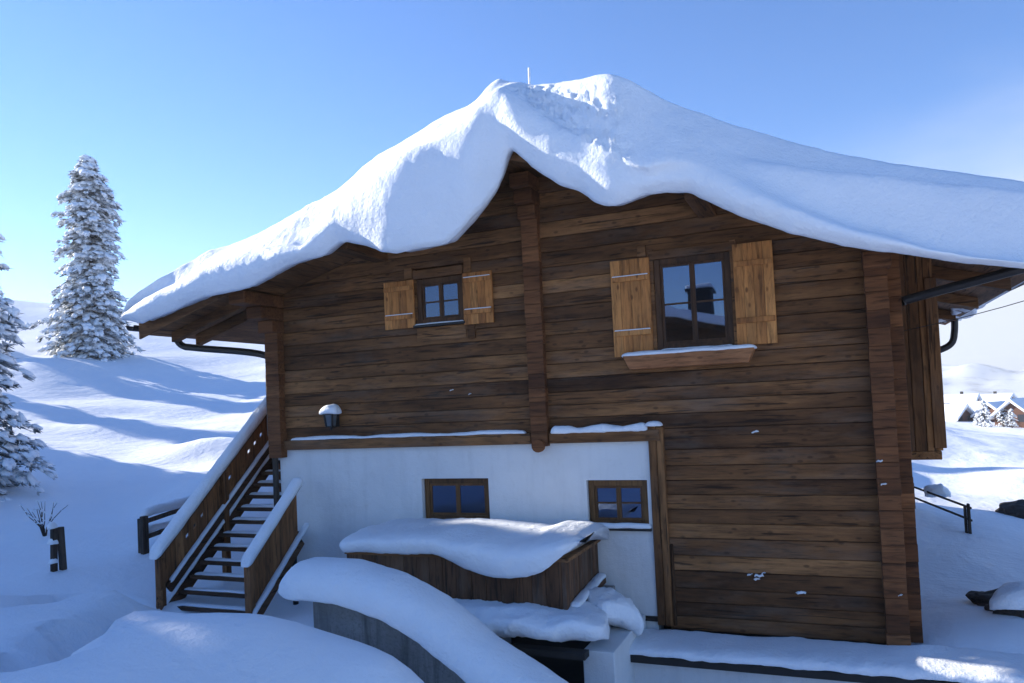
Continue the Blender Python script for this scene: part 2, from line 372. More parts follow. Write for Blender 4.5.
def make_haze():
    m = MB().box(-5000, 5000, -5000, 5000, -140, 150); M = Mat('haze'); M.nt.nodes.remove(M.p)
    v = M.n('ShaderNodeVolumePrincipled'); v.inputs['Color'].default_value = (.93, .96, 1, 1); v.inputs['Density'].default_value = .0003; v.inputs['Anisotropy'].default_value = .2
    M.l(v.outputs[0], M.out.inputs['Volume']); o = m.build('haze', M.m); tag(o, 'thin pale winter haze over the valley', 'haze', kind='stuff')
make_haze()

# ------------------------------------------------------------------ chalet
XL, XR, XC = -7.93, .65, -3.57                  # facade ends and middle
def roof_top(x): return 4.5 + .29 * (6.03 - abs(x - XC))
def roof_under(x): return roof_top(x) - .17
chalet = thing('chalet', 'large dark log chalet with white plastered lower corner and snow laden roof', 'chalet', (XC, 0, .2))
def at_build(mb, name, mat, **k): return mb.build(name, mat, chalet, **k)

# front log wall
OPEN = [(-5.34, -4.60, 4.19, 4.84), (-1.94, -1.02, 3.59, 4.72)]
def log_rows(z0, z1, h):
    z = z0
    while z < z1 - .02:
        q = h * (1 + rng.uniform(-.12, .14)); q = min(q, z1 - z)
        if z1 - z - q < .07: q = z1 - z
        yield z, z + q; z += q
lw = MB()
def add_row(mb, x0, x1, z0, z1, cuts, y0=0, y1=.2):
    segs = [(x0, x1)]
    for (a, b, c_, e) in cuts:
        if z1 > c_ + .01 and z0 < e - .01:
            ns = []
            for (p, q) in segs:
                if a > p and b < q: ns += [(p, a), (b, q)]
                else: ns.append((p, q))
            segs = ns
    for p, q in segs:
        if q - p < .05: continue
        # break long rows into the lengths the carpenters used
        mb.rnd(); j = rng.uniform(-.009, .009)
        lim = lambda z: max(0, 6.03 - (z + .17 - 4.5) / .29)
        lo0, hi0 = max(p, XC - lim(z0) + .01), min(q, XC + lim(z0) - .01); lo1, hi1 = max(p, XC - lim(z1) + .01), min(q, XC + lim(z1) - .01)
        if hi0 - lo0 < .1: continue
        if hi1 <= lo1: lo1 = hi1 = XC
        mb.prism([(lo0, z0 + .0025), (hi0, z0 + .0025), (hi1, z1 - .0025), (lo1, z1 - .0025)], y0 + j, y1)
for z0, z1 in log_rows(2.62, 6.02, .187): add_row(lw, XL, XR, z0, z1, OPEN)
for z0, z1 in log_rows(.16, 2.62, .187): add_row(lw, -1.96, XR, z0, z1, [])
at_build(lw, 'log_wall', W_X, bevel=.009)
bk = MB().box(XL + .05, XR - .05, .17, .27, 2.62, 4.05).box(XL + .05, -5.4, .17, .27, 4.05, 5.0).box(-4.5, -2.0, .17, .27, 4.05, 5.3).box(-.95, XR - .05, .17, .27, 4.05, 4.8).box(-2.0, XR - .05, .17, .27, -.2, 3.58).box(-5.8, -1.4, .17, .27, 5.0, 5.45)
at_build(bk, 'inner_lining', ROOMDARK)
at_build(MB().rnd().box(-5.36, -4.58, -.002, .15, 3.96, 4.152), 'sill_log', W_X, bevel=.009)
# plaster with two window holes
PW = [(-5.39, -4.35, 1.42, 2.02), (-2.96, -2.17, 1.385, 1.985)]
pw = MB(); xs = [-7.86, -5.39, -4.35, -2.96, -2.17, -2.12]
for i in range(5):
    a, b = xs[i], xs[i + 1]
    hole = next((h for h in PW if abs(h[0] - a) < .01), None)
    if hole: pw.box(a, b, 0, .3, -.4, hole[2]); pw.box(a, b, 0, .3, hole[3], 2.47)
    else: pw.box(a, b, 0, .3, -.4, 2.47)
at_build(pw, 'plaster_wall', PLASTER)
at_build(MB().box(-7.8, -1.95, -.012, .02, .24, .30).box(-2.75, -2.12, -.045, .0, .245, .265), 'plinth_strip', DARKBOARD)
# beam over the plaster
for a, b in ((-7.8, -3.68), (-3.42, -1.97)):
    at_build(MB().rnd().box(a, b, -.07, .16, 2.472, 2.615), 'ledge_beam', W_X, bevel=.012)
m = MB()
m.rnd().box(-2.12, -2.02, -.045, .1, .2, 2.66); m.rnd().box(-2.017, -1.93, -.05, .1, .2, 2.64); m.rnd().box(-1.928, -1.885, -.02, .1, .2, 1.2)
at_build(m, 'upright_post', W_Z, bevel=.014)
# side and rear walls
for x0, x1 in ((XL + .02, XL + .2), (XR - .2, XR - .02)):
    sw = MB()
    for z0, z1 in log_rows(-.3, 4.72, .187): sw.rnd().box(x0 + rng.uniform(-.008, .008), x1, .21, 9.6, z0 + .004, z1 - .004)
    at_build(sw, 'side_wall', W_Y, bevel=.012)
rw = MB()
for z0, z1 in log_rows(-.3, 6.02, .187): add_row(rw, XL, XR, z0, z1, [], 9.4, 9.6)
at_build(rw, 'rear_wall', W_X)
at_build(MB().box(XL + .25, XR - .25, .35, 9.3, 2.5, 2.6).box(XL + .25, XR - .25, .35, 9.3, .05, .15).box(XL + .25, XR - .25, 3.5, 3.55, .15, 4.6), 'room_shell', ROOMDARK)
# corner joints: ends of the side wall logs coming out of the front
def joint(x0, x1, zlo, zhi, y=-.14, split=None):
    e = MB(); z = zlo
    while z < zhi - .03:
        h = rng.uniform(.165, .205); h = min(h, zhi - z); a, b = rng.uniform(-.004, .004), rng.uniform(-.004, .004)
        e.rnd().box(x0 + a, x1 + b, y + rng.uniform(-.006, .006), .05, z + .001, z + h - .001); z += h
    return at_build(e, 'corner_joint', W_END, bevel=.006)
joint(-7.96, -7.72, 2.36, 4.58)
joint(-3.66, -3.43, 2.44, 5.9, -.10)
joint(.42, .65, .12, 4.60, -.15)
at_build(MB().tube([(-3.545, -.1, 2.45), (-3.545, -.17, 2.45)], .085, 14), 'beam_end', W_END)
e = MB(); z = .18
while z < 4.6:
    h = rng.uniform(.165, .205); e.rnd().box(.655, .79 + rng.uniform(-.004, .004), .03, .19, z + .001, z + h - .001); z += h
at_build(e, 'log_end', W_END, bevel=.006)
# stepped corbels carrying the purlins
def corbel(xa, xb, zt, steps=(-.85, -.5, -.26)):
    e = MB()
    for k, yy in enumerate(steps):
        e.rnd().box(xa - .02 + .004 * k, xb + .02 - .004 * k, yy, .05, zt - .19 * (k + 1) + .003, zt - .19 * k - .004)
    return at_build(e, 'corbel', W_END, bevel=.02)
corbel(-7.97, -7.71, roof_under(-7.85))
corbel(.42, .68, roof_under(.55))
corbel(-3.66, -3.43, 6.0, (-.4, -.3, -.2))
for x in (-5.9, -1.25):
    at_build(MB().rnd().box(x - .11, x + .11, -1.0, 9.9, roof_under(x) - .24, roof_under(x) - .02), 'purlin', W_Y, bevel=.015)
# roof
rf = MB()
for s_ in (-1, 1):
    xe = XC + s_ * 6.03
    rf.add([(xe, -1.0, roof_top(xe)), (XC, -1.0, roof_top(XC)), (XC, 10, roof_top(XC)), (xe, 10, roof_top(xe)),
            (xe, -1.0, roof_under(xe)), (XC, -1.0, roof_under(XC)), (XC, 10, roof_under(XC)), (xe, 10, roof_under(xe))],
           [(0, 1, 2, 3), (7, 6, 5, 4), (0, 4, 5, 1), (2, 6, 7, 3), (0, 3, 7, 4)])
at_build(rf, 'roof', W_Y)
for yy, dz, hh in ((-1.03, -.012, .24), (-.55, -.17, .15), (-.06, -.17, .17), (2.4, -.17, .17), (4.8, -.17, .17), (7.2, -.17, .17), (9.7, -.17, .17)):
    for s_ in (-1, 1):
        xe = XC + s_ * (6.0 if yy < -.9 else 5.86)
        if s_ * 1 > 0 and yy > 0 or yy < .5 or s_ < 0:
            xi = XC + s_ * (0 if yy < -.9 else (4.2 if s_ < 0 else 3.9)); tp = 0 if yy > -.9 else .02
            q = MB().rnd(); za, zb = roof_top(xe) + dz - .003, roof_top(xi) + dz - .003
            q.prism([(xe, za), (xi, zb), (xi, zb - hh), (xe, za - hh)], yy, yy + (.04 if yy < -.9 else .13))
            at_build(q, 'verge_board' if yy < -.9 else 'rafter', W_X, bevel=.008)
# gutters and down pipes
for s_ in (-1, 1):
    xe = XC + s_ * 6.12; zz = 4.47; prof = [(xe + .085 * math.cos(t), zz + .085 * math.sin(t)) for t in [math.pi + math.pi * k / 10 for k in range(11)]]
    prof += [(xe + .075 * math.cos(t), zz + .075 * math.sin(t)) for t in [2 * math.pi - math.pi * k / 10 for k in range(11)]]
    gq = MB(); gq.prism(prof, -1.08, 10.0); at_build(gq, 'gutter', GUTTER)
def curve_pts(ctrl, n=8):
    ctrl = [Vector(c) for c in ctrl]; out_ = []
    for i in range(len(ctrl) - 1):
        p0, p1, p2, p3 = ctrl[max(i - 1, 0)], ctrl[i], ctrl[i + 1], ctrl[min(i + 2, len(ctrl) - 1)]
        for k in range(n):
            t = k / n; out_.append(.5 * (2 * p1 + (p2 - p0) * t + (2 * p0 - 5 * p1 + 4 * p2 - p3) * t * t + (3 * p1 - p0 - 3 * p2 + p3) * t ** 3))
    return out_ + [ctrl[-1]]
dp = at(176, 338, -.25); dq = at(182, 346, -.2); de = at(267, 357, 0)
at_build(MB().tube(curve_pts([(dp.x - .02, -.25, 4.42), (dp.x, -.25, dp.z), (dq.x + .02, -.2, dq.z), (dq.x + .3, -.16, lerp(dq.z, de.z, .2)), (-8.04, -.02, de.z + .02), (-8.0, -.02, de.z - .3), (-8.0, -.02, 2.7)]), .055), 'downpipe', GUTTER)
at_build(MB().tube([(-7.93, -.03, 2.4), (-7.93, -.03, 1.2)], .045), 'downpipe', GUTTER)
a = at(905, 302, .1)
at_build(MB().tube(curve_pts([(2.5, -.5, 4.42), (2.42, -.5, 4.27), (2.2, -.43, 4.2), (.95, .02, a.z + .04), (.8, .05, a.z)]), .05), 'downpipe', GUTTER)
at_build(MB().tube(curve_pts([(2.5, 8.9, 4.45), (2.48, 8.9, 4.1), (2.4, 8.9, 3.85), (2.1, 8.9, 3.7), (1.4, 8.9, 3.45), (.7, 8.9, 3.2)]), .07), 'downpipe', GUTTER)
# enclosed side bay
bx0, bx1, by0, by1 = .66, 1.22, 1.0, 4.2
bay = MB(); x = bx0
for wd in (.12, .14, .13, .17):
    bay.rnd().box(x, x + wd - .005, by0 + rng.uniform(0, .012), by0 + .04, 2.21, 4.62); x += wd
y = by0 + .05
while y < by1:
    bay.rnd().box(bx1 - .04, bx1, y, y + .155, 2.21, 4.3); y += .16
at_build(bay, 'side_bay', W_Z, bevel=.008)
at_build(MB().rnd().box(bx1 - .1, bx1 + .03, by0 - .03, by0 + .06, 2.24, 4.3), 'bay_corner_board', W_Z, bevel=.008)
at_build(MB().rnd().box(bx0, bx1 - .02, by0 + .02, by1, 2.10, 2.205), 'bay_floor', W_Y, bevel=.01)
# ledge and basement wall below the log wall
at_build(MB().box(-2.78, 2.6, -.86, .0, -.0, .085), 'stone_ledge', DARKBOARD, bevel=.01)
at_build(MB().box(-2.7, 2.5, -.70, .0, -2.4, -.002), 'basement_wall', PLASTER)
at_build(MB().tube([at(529, 68, 2.0), at(529, 84, 2.0) - Vector((0, 0, .5))], .02, 8), 'antenna', METAL)

# windows
def window(x0, x1, z0, z1, yf, fw, bars, mat, sillmat=None):
    fr = MB(); yb = yf + .07
    fr.rnd().box(x0, x0 + fw, yf, yb, z0, z1); fr.rnd().box(x1 - fw, x1, yf, yb, z0, z1)
    fr.rnd().box(x0 + fw, x1 - fw, yf + .002, yb, z1 - fw, z1); fr.rnd().box(x0 + fw, x1 - fw, yf + .002, yb, z0, z0 + fw)
    o = at_build(fr, 'window', mat, bevel=.006)
    def sub(mb, nm, mt, **k):
        q = mb.build(nm, mt, None, **k); q.parent = o
        return q
    xa, xb, za, zb = x0 + fw, x1 - fw, z0 + fw, z1 - fw; ins = .032
    ca = MB(); xm = (xa + xb) / 2; y0, y1 = yf + .02, yf + .055
    for p, q in ((xa, xm), (xm, xb)):
        ca.rnd().box(p, p + ins, y0, y1, za, zb); ca.box(q - ins, q, y0, y1, za, zb); ca.box(p + ins, q - ins, y0, y1, za, za + ins); ca.box(p + ins, q - ins, y0, y1, zb - ins, zb)
        for t in bars:
            zz = lerp(za, zb, t); ca.box(p + ins, q - ins, y0 + .004, y1, zz - .011, zz + .011)
    sub(ca, 'sash', mat, bevel=.004)
    sub(MB().box(xa + .01, xb - .01, yf + .036, yf + .042, za + .01, zb - .01), 'pane', GLASS)
    return o, sub
oUL, sUL = window(-5.34, -4.60, 4.19, 4.84, .015, .075, (.48,), W_FR)
oUR, sUR = window(-1.94, -1.02, 3.59, 4.72, -.012, .07, (.5,), W_FR)
oLL, sLL = window(-5.38, -4.36, 1.43, 2.01, .07, .07, (), W_FR2)
oLR, sLR = window(-2.95, -2.18, 1.395, 1.975, .06, .07, (.5,), W_FR2)
for sb, (x0, x1, z0, z1) in ((sUL, (-5.31, -4.62, 4.2, 4.83)), (sUR, (-1.92, -1.04, 3.6, 4.7)), (sLR, (-2.93, -2.2, 1.41, 1.96))):
    sb(MB().box(x0, x1, .5, .52, z0 - .1, z1 + .1), 'dark_room_backing', ROOMDARK)  # added dark sheet behind the glass, its colour stands for the unlit room
def curtain(sb, x0, x1, z0, z1, y):
    cu = MB(); n = 40; vs = []; fs = []
    for i in range(n + 1):
        xx = lerp(x0, x1, i / n); yy = y + .02 * math.sin(i * 1.3) + .01 * math.sin(i * 2.9)
        vs += [(xx, yy, z0), (xx, yy, z1)]
    for i in range(n): fs.append((2 * i, 2 * i + 2, 2 * i + 3, 2 * i + 1))
    cu.add(vs, fs); sb(cu, 'curtain', CURTAIN, smooth=True, recalc=False)
curtain(sLL, -5.3, -4.93, 1.46, 1.98, .2); curtain(sLL, -4.8, -4.44, 1.46, 1.98, .2)
curtain(sUL, -5.26, -5.0, 4.22, 4.81, .2)
# plank lintels and jambs round the upper windows
for nm_, b_ in (('lintel', (-5.38, -4.59, -.03, .02, 4.845, 4.97)), ('jamb_block', (-5.52, -5.39, -.025, .02, 4.86, 5.02)), ('jamb_block', (-4.57, -4.46, -.03, .02, 4.84, 5.06)), ('jamb_block', (-4.55, -4.44, -.03, .02, 3.94, 4.13)),
                ('lintel', (-2.0, -.95, -.03, .02, 4.725, 4.84)), ('jamb', (-1.02, -.94, -.028, .02, 3.6, 4.86)), ('jamb', (-2.02, -1.945, -.025, .02, 3.6, 4.86)), ('jamb_block', (-2.14, -2.03, -.025, .02, 4.78, 4.93))):
    at_build(MB().rnd().box(*b_), nm_, W_X, bevel=.01)
def shutter(x0, x1, z0, z1, battens, y=-.05):
    s_ = MB(); n = 4; wd = (x1 - x0) / n
    for i in range(n): s_.rnd().box(x0 + i * wd + .001, x0 + (i + 1) * wd - .001, y, y + .028, z0, z1)
    o = at_build(s_, 'shutter', W_SH, bevel=.003)
    for t in battens:
        zz = lerp(z0, z1, t); q = MB().rnd().box(x0 + .01, x1 - .01, y - .022, y - .001, zz - .032, zz + .032).build('batten', W_SH, None, bevel=.004); q.parent = o
shutter(-5.85, -5.36, 4.16, 4.84, (.24, .84))
shutter(-4.585, -4.14, 4.13, 4.84, (.24, .86))
shutter(-2.49, -1.99, 3.54, 4.76, (.24, .80))
shutter(-.985, -.53, 3.58, 4.79, (.24, .80))
# flower box under the right window
fb = MB(); fb.rnd().add([(-2.34, -.24, 3.535), (-.78, -.24, 3.535), (-.78, 0, 3.535), (-2.34, 0, 3.535), (-2.28, -.16, 3.37), (-.86, -.16, 3.37), (-.86, 0, 3.37), (-2.28, 0, 3.37)],
                        [(0, 1, 2, 3), (7, 6, 5, 4), (0, 4, 5, 1), (1, 5, 6, 2), (2, 6, 7, 3), (3, 7, 4, 0)])
at_build(fb, 'flower_box', W_BOX, bevel=.008)
at_build(MB().box(-1.98, -1.0, -.09, .06, 3.555, 3.588), 'window_sill', IRON, bevel=.004)
at_build(MB().box(-5.38, -4.57, -.07, .06, 4.155, 4.185), 'window_sill', IRON, bevel=.004)
at_build(MB().box(-2.98, -2.14, -.05, .1, 1.352, 1.383), 'window_sill', IRON, bevel=.003)
# cleat lines and chips of snow stuck to the log wall
# ------------------------------------------------------------------ snow builders
def interp(tab, x):
    if x <= tab[0][0]: return tab[0][1]
    for (a, b), (c_, e) in zip(tab, tab[1:]):
        if x <= c_:
            t = (x - a) / max(1e-6, c_ - a); return lerp(b, e, t)
    return tab[-1][1]
def smooth_tab(tab, x, rad=.10):
    return sum(interp(tab, x + rad * k) * w_ for k, w_ in ((-1, .2), (-.5, .2), (0, .2), (.5, .2), (1, .2)))
def loft(name, sections, mat, label, cat='snow', closed=True, group=None, kind='thing', amp=.012, freq=4.0, seed=0, sub=0):
    n = len(sections[0]); vs = []; fs = []
    for sct in sections: vs += sct
    for i in range(len(sections) - 1):
        for k in range(n if closed else n - 1):
            fs.append((i * n + k, i * n + (k + 1) % n, (i + 1) * n + (k + 1) % n, (i + 1) * n + k))
    fs.append(tuple(range(n - 1, -1, -1))); fs.append(tuple(range((len(sections) - 1) * n, len(sections) * n)))
    if amp:
        vv = []
        for p in vs:
            p = Vector(p); q = p * freq + Vector((seed, 0, 0)); dv = mn.noise_vector(q) * amp + mn.noise_vector(q * 2.7) * amp * .45 + mn.noise_vector(q * 6.1) * amp * .25 + mn.noise_vector(q * 13.0) * amp * .12
            vv.append(p + dv)
        vs = vv
    m_ = MB(); m_.add(vs, fs); o = m_.build(name, mat, smooth=True)
    return tag(o, label, cat, group, kind)
def snow_run(path, wid, hgt, label, sag=.0, side=None, amp=.012, seed=0, name='snow_layer', n=18, step=.06, group=None, endr=None, mat=None, power=2.4, freq=4.0, down=None):
    """a rounded cap of snow lying along a path; wid, hgt may be functions of t in 0..1"""
    path = [Vector(p) for p in path]; L = [0]
    if (wid(.5) if callable(wid) else wid) > .5: n, step = 34, .04
    for a_, b_ in zip(path, path[1:]): L.append(L[-1] + (b_ - a_).length)
    N = max(10, int(L[-1] / step)); W_ = wid if callable(wid) else (lambda t: wid); H_ = hgt if callable(hgt) else (lambda t: hgt)
    er = endr if endr is not None else min(.5 * W_(.5), .3 * L[-1])
    ts = [.5 - .5 * math.cos(math.pi * i / N) if N < 16 else i / N for i in range(N + 1)]
    # denser stations near the ends
    ends = [er * (1 - math.cos(math.pi / 2 * k / 6)) / L[-1] for k in range(7)]
    ts = sorted(set([round(t, 5) for t in ends] + [round(1 - t, 5) for t in ends] + [round(t, 5) for t in ts if ends[-1] < t < 1 - ends[-1]]))
    secs = []
    for t in ts:
        s_ = t * L[-1]; i = 0
        while i < len(L) - 2 and L[i + 1] < s_: i += 1
        u = (s_ - L[i]) / max(1e-9, L[i + 1] - L[i]); p = path[i].lerp(path[i + 1], u); dd = (path[i + 1] - path[i]).normalized()
        sv = Vector(side) if side else dd.cross(Vector((0, 0, 1))).normalized(); up = Vector((0, 0, 1))
        e_ = min(1, s_ / er, (L[-1] - s_) / er) if er > 0 else 1; e_ = math.sqrt(max(.0004, 1 - (1 - e_) ** 2))
        ww, hh = W_(t) * (.45 + .55 * e_) / 2, H_(t) * e_; sec = []
        for k in range(n):
            th = 2 * math.pi * k / n; c_, q = math.cos(th), math.sin(th)
            xx = math.copysign(abs(c_) ** (2 / power), c_) * ww
            zz = (math.copysign(abs(q) ** (2 / power), q)) * (hh if q > 0 else sag)
            sec.append(tuple(p + sv * xx + up * zz))
        secs.append(sec)
    return loft(name, secs, mat or SNOW, label, group=group, amp=amp, seed=seed, freq=freq)

# ---- the roof blanket
YC, YL = -.55, -1.34
top_px = [(120, 318, YL), (124, 305, -1.32), (134, 294, -1.3), (150, 284, -1.22), (175, 271, -1.05), (210, 251, -.8), (250, 238, -.62), (300, 212, YC), (340, 187, YC), (375, 158, YC), (410, 137, YC), (440, 118, YC), (470, 102, YC), (488, 87, -.35), (500, 82, -.15),
          (515, 82, -.3), (530, 84, -.42), (560, 83, -.72), (585, 77, -.92), (605, 72, -1.0), (622, 76, -1.0), (650, 91, -.85), (680, 106, -.68), (720, 121, -.55), (770, 136, -.45), (830, 151, -.5), (900, 165, -.5), (950, 172, -.5), (1000, 177, -.5), (1024, 182, -.5), (1060, 190, -.5), (1110, 203, -.6), (1135, 225, -.9)]
low_px = [(120, 319), (138, 323), (175, 308), (200, 297), (225, 292), (245, 287), (265, 276), (285, 265), (318, 255), (332, 243), (345, 241), (365, 246), (385, 252), (400, 254), (425, 248), (445, 243), (462, 225), (474, 210), (488, 190), (497, 170), (502, 152), (506, 146), (516, 151), (535, 170), (560, 185), (578, 191), (592, 201), (605, 206), (616, 206), (628, 201), (645, 194), (665, 192), (690, 192), (705, 199), (740, 215), (790, 232), (840, 244), (880, 251), (940, 258), (1024, 268), (1080, 272), (1135, 262)]
tt = [(q.x, q.z) for q in (at(*p) for p in top_px)]; tl = [(q.x, q.z) for q in (at(px, py, YL) for px, py in low_px)]
ty = [(at(*p).x, p[2]) for p in top_px]
x0, x1 = tl[0][0] - .02, 2.72
edge_px = [(120, 319), (150, 297), (175, 285), (210, 266), (240, 254), (268, 247), (290, 243), (308, 247), (322, 228), (340, 203), (375, 174), (410, 150), (440, 136), (470, 117), (488, 99), (500, 86), (520, 98), (555, 122), (600, 146), (625, 162), (642, 166), (665, 160), (690, 160), (737, 177), (805, 207), (847, 226), (923, 247), (992, 261), (1060, 267), (1110, 262), (1135, 255)]
YE = -1.18
ye_px = [(100, YE), (470, YE), (488, -1.08), (500, -1.0), (520, -.96), (555, -1.16), (600, -1.42), (640, -1.56), (675, -1.45), (720, -1.28), (780, YE), (1200, YE)]
eq = [(at(px, py, interp(ye_px, px)), interp(ye_px, px)) for px, py in edge_px]
te = [(q.x, q.z) for q, y_ in eq]; tye = [(q.x, y_) for q, y_ in eq]
secs = []; NS = 440
for i in range(NS + 1):
    X = lerp(x0, x1, i / NS); zt, zl, yc, ze = smooth_tab(tt, X, .07), smooth_tab(tl, X, .035), smooth_tab(ty, X, .2), smooth_tab(te, X, .05); ye = smooth_tab(tye, X, .12)
    endf = math.sqrt(max(0.0, 1 - max(0, (x0 + 1.7 - X) / 1.7, (X - x1 + .7) / .7) ** 2)); zr = roof_top(X) if x0 < X else roof_top(x0)
    zt = max(zt, zl + .06); ze = min(max(ze, zl + .03), zt - .02)
    thb = .05 + .5 * endf; crease = math.exp(-((X + 3.5) / .22) ** 2); bulge = -.14 * math.exp(-((X + 4.7) / .7) ** 2) - .12 * math.exp(-((X + 2.0) / .4) ** 2)
    rgt = sstep(-1.9, -1.4, X)                              # the right part has a lip under a groove
    yf = YE - .20 + .10 * crease + bulge + .05 * mn.noise(Vector((X * 1.3, 0, 4))) - .01 * rgt
    zm = lerp(zl, ze, .5); sec = []
    for k in range(4): sec.append((X, 10.2 + .1 * math.sin(math.pi * k / 3), zr + .006 + thb * k / 3 * .8))
    zback = zr + thb
    for k in range(1, 13):
        y_ = lerp(10.0, yc + .25, (k / 12) ** .7); u = sstep(5.5, yc + .25, y_); sec.append((X, y_, lerp(zback, zt - .02, u) + .05 * mn.noise(Vector((X * .8, y_ * .8, 0))) * (1 - u)))
    fr_ = []; NF = 18
    for k in range(NF + 1):
        t = k / NF; fr_.append((lerp(yc, ye, t), lerp(zt, ze, t ** 1.12)))
    for k in range(1, 15):
        t = k / 14
        if rgt > .5: fr_.append((lerp(ye, yf, math.sin(math.pi / 2 * min(1, t * 1.15))), lerp(ze, zm, t)))
        else: fr_.append((lerp(ye, yf, math.sin(math.pi / 2 * t)), lerp(ze, zm, 1 - math.cos(math.pi / 2 * t))))
    for it in range(3): fr_ = [fr_[0]] + [tuple((a_ + 2 * b_ + c_) / 4 for a_, b_, c_ in zip(fr_[k - 1], fr_[k], fr_[k + 1])) for k in range(1, len(fr_) - 1)] + [fr_[-1]]
    fr_ = [(a_, max(b_, zr + .08) if a_ > -1.07 else max(b_, zr + .08 - 6 * (-1.07 - a_))) for a_, b_ in fr_]
    for it in range(2): fr_ = [fr_[0]] + [tuple((a_ + 2 * b_ + c_) / 4 for a_, b_, c_ in zip(fr_[k - 1], fr_[k], fr_[k + 1])) for k in range(1, len(fr_) - 1)] + [fr_[-1]]
    sec += [(X, a_, b_) for a_, b_ in fr_]
    for k in range(1, 9):
        t = k / 8; sec.append((X, yf + .13 * t * t, lerp(zm, zl, t)))
    yin = -1.06
    for k in range(1, 4): sec.append((X, lerp(yf + .13, yin, k / 3), zl + .035 * math.sin(math.pi * k / 3) + .02 * k))
    sec.append((X, yin, max(zl + .08, zr + .004))); sec.append((X, -.6, max(zr + .005, zl + .02)))
    # wind scoured lumps on the lit shoulder
    out_sec = []
    for p in sec:
        msk = sstep(-3.5, -3.2, p[0]) * sstep(-1.6, -2.1, p[0]) * sstep(yc + .02, yc - .25, p[1]) * sstep(ze - .12, ze + .05, p[2])
        q = Vector(p) * 8; a_ = (max(0, mn.noise(q)) * .05 + max(0, mn.noise(q * 2.1)) * .05 + mn.noise(q * 4.5) * .018) * msk
        m2 = math.exp(-((p[0] + 6.75) / .3) ** 2) * sstep(0, -.6, p[1]) * (1 if p[2] > zm else 0); a_ += (max(0, mn.noise(q)) * .02 + max(0, mn.noise(q * 2.3)) * .02) * m2
        out_sec.append((p[0], p[1] - a_ * .6, p[2] + a_))
    secs.append(out_sec)
loft('snow_layer', secs, SNOW_R, 'thick wavy blanket of snow overhanging the chalet roof', amp=.02, freq=1.6)

# ---- cap on the wooden enclosure
enc_top = [(350, 532), (353, 527), (362, 524), (400, 523), (450, 522), (490, 523), (520, 527), (545, 529), (562, 524), (580, 525), (592, 528), (600, 533)]
enc_low = [(350, 550), (356, 553), (400, 554), (455, 555), (470, 562), (485, 570), (505, 576), (530, 579), (550, 578), (565, 573), (577, 564), (588, 555), (600, 548)]
yE = -1.38
tt = [(q.x, q.z) for q in (at(px, py, -.75) for px, py in enc_top)]; sc_ = lambda q: q.x
tl = [(q.x, q.z) for q in (at(px, py, yE - .05) for px, py in enc_low)]
x0, x1 = -5.86, -2.66; secs = []
def remap(tab, a, b): lo, hi = tab[0][0], tab[-1][0]; return [(lerp(a, b, (x - lo) / (hi - lo)), z) for x, z in tab]
tt, tl = remap(tt, x0, x1), remap(tl, x0, x1)
for i in range(121):
    X = lerp(x0, x1, .5 - .5 * math.cos(math.pi * i / 120) if True else 0); zt, zl = smooth_tab(tt, X, .05), smooth_tab(tl, X, .05); zt = max(zt, zl + .03)
    e_ = math.sqrt(max(.001, 1 - max(0, (x0 + .16 - X) / .16, (X - x1 + .2) / .2) ** 2)); yf = lerp(-1.1, yE - .09 - .05 * sstep(-4.6, -3.6, X), e_); zm = lerp(zl, zt, .45)
    zb = 1.255; sec = [(X, -.12, min(zb, zt - .01)), (X, -.06, lerp(zb, zt, .5)), (X, -.15, zt - .05), (X, -.4, zt)]
    for k in range(12): th = math.pi / 2 * k / 11; sec.append((X, lerp(-.7, yf, math.sin(th)), lerp(zm, zt, math.cos(th) ** .8)))
    for k in range(1, 6): t = k / 5; sec.append((X, yf + .05 * t * t, lerp(zm, zl, t)))
    sec.append((X, -1.32, zl + .03)); sec.append((X, -1.32, max(zb, zl + .035) if zl + .035 < zb else zl + .04)); sec.append((X, -.8, zb if zb > zl else zl + .04))
    secs.append(sec)
loft('snow_layer', secs, SNOW, 'sagging snow cushion hanging over the front of the plank enclosure', amp=.02, freq=3.0, seed=9)

# ------------------------------------------------------------------ cellar entrance with plank enclosure
enc = thing('plank_enclosure', 'low enclosure of upright weathered planks under a snow cushion', 'enclosure', (-4.2, -.7, .65))
fp = MB(); x = -5.74
while x < -2.86:
    wd = rng.uniform(.17, .22); wd = min(wd, -2.84 - x); fp.rnd().box(x + .002, x + wd - .003, -1.32 + rng.uniform(-.006, .006), -1.285, .68, 1.25); x += wd
fp.build('front_panel', W_PL, enc, bevel=.006)
for xs_ in (-2.84, -5.74):
    sp = MB(); y = -1.31
    while y < -.06:
        wd = .115; sp.rnd().box(xs_ - .035, xs_ + rng.uniform(0, .006), y + .003, y + wd - .004, .68, 1.25); y += wd
    sp.build('side_panel', W_PL, enc, bevel=.006)
MB().rnd().box(-5.78, -2.80, -1.34, -.03, 1.215, 1.25).build('lid', W_X, enc)
MB().rnd().bar((-2.78, -1.2, .64), (-2.78, -.1, .75), .09, .08).build('foot_rail', W_STY, enc)
cel = thing('cellar_entrance', 'dark cellar doorway under a snow covered slab with white pier', 'doorway', (-3.3, -1.0, -1.2))
MB().box(-5.6, -2.64, -1.72, -.02, .52, .66).build('slab', CONC, cel, bevel=.01)
MB().box(-3.9, -2.52, -1.75, -1.6, .29, .36).build('lintel', DARKBOARD, cel)
MB().box(-2.62, -2.27, -1.52, -.02, -2.2, .32).build('pier', PLASTER, cel, bevel=.012)
MB().box(-3.9, -2.64, -.5, -.42, -2.2, .5).build('door', IRON, cel)
MB().box(-5.6, -3.9, -1.5, -1.4, -2.2, .5).build('back_wall', CONC, cel)
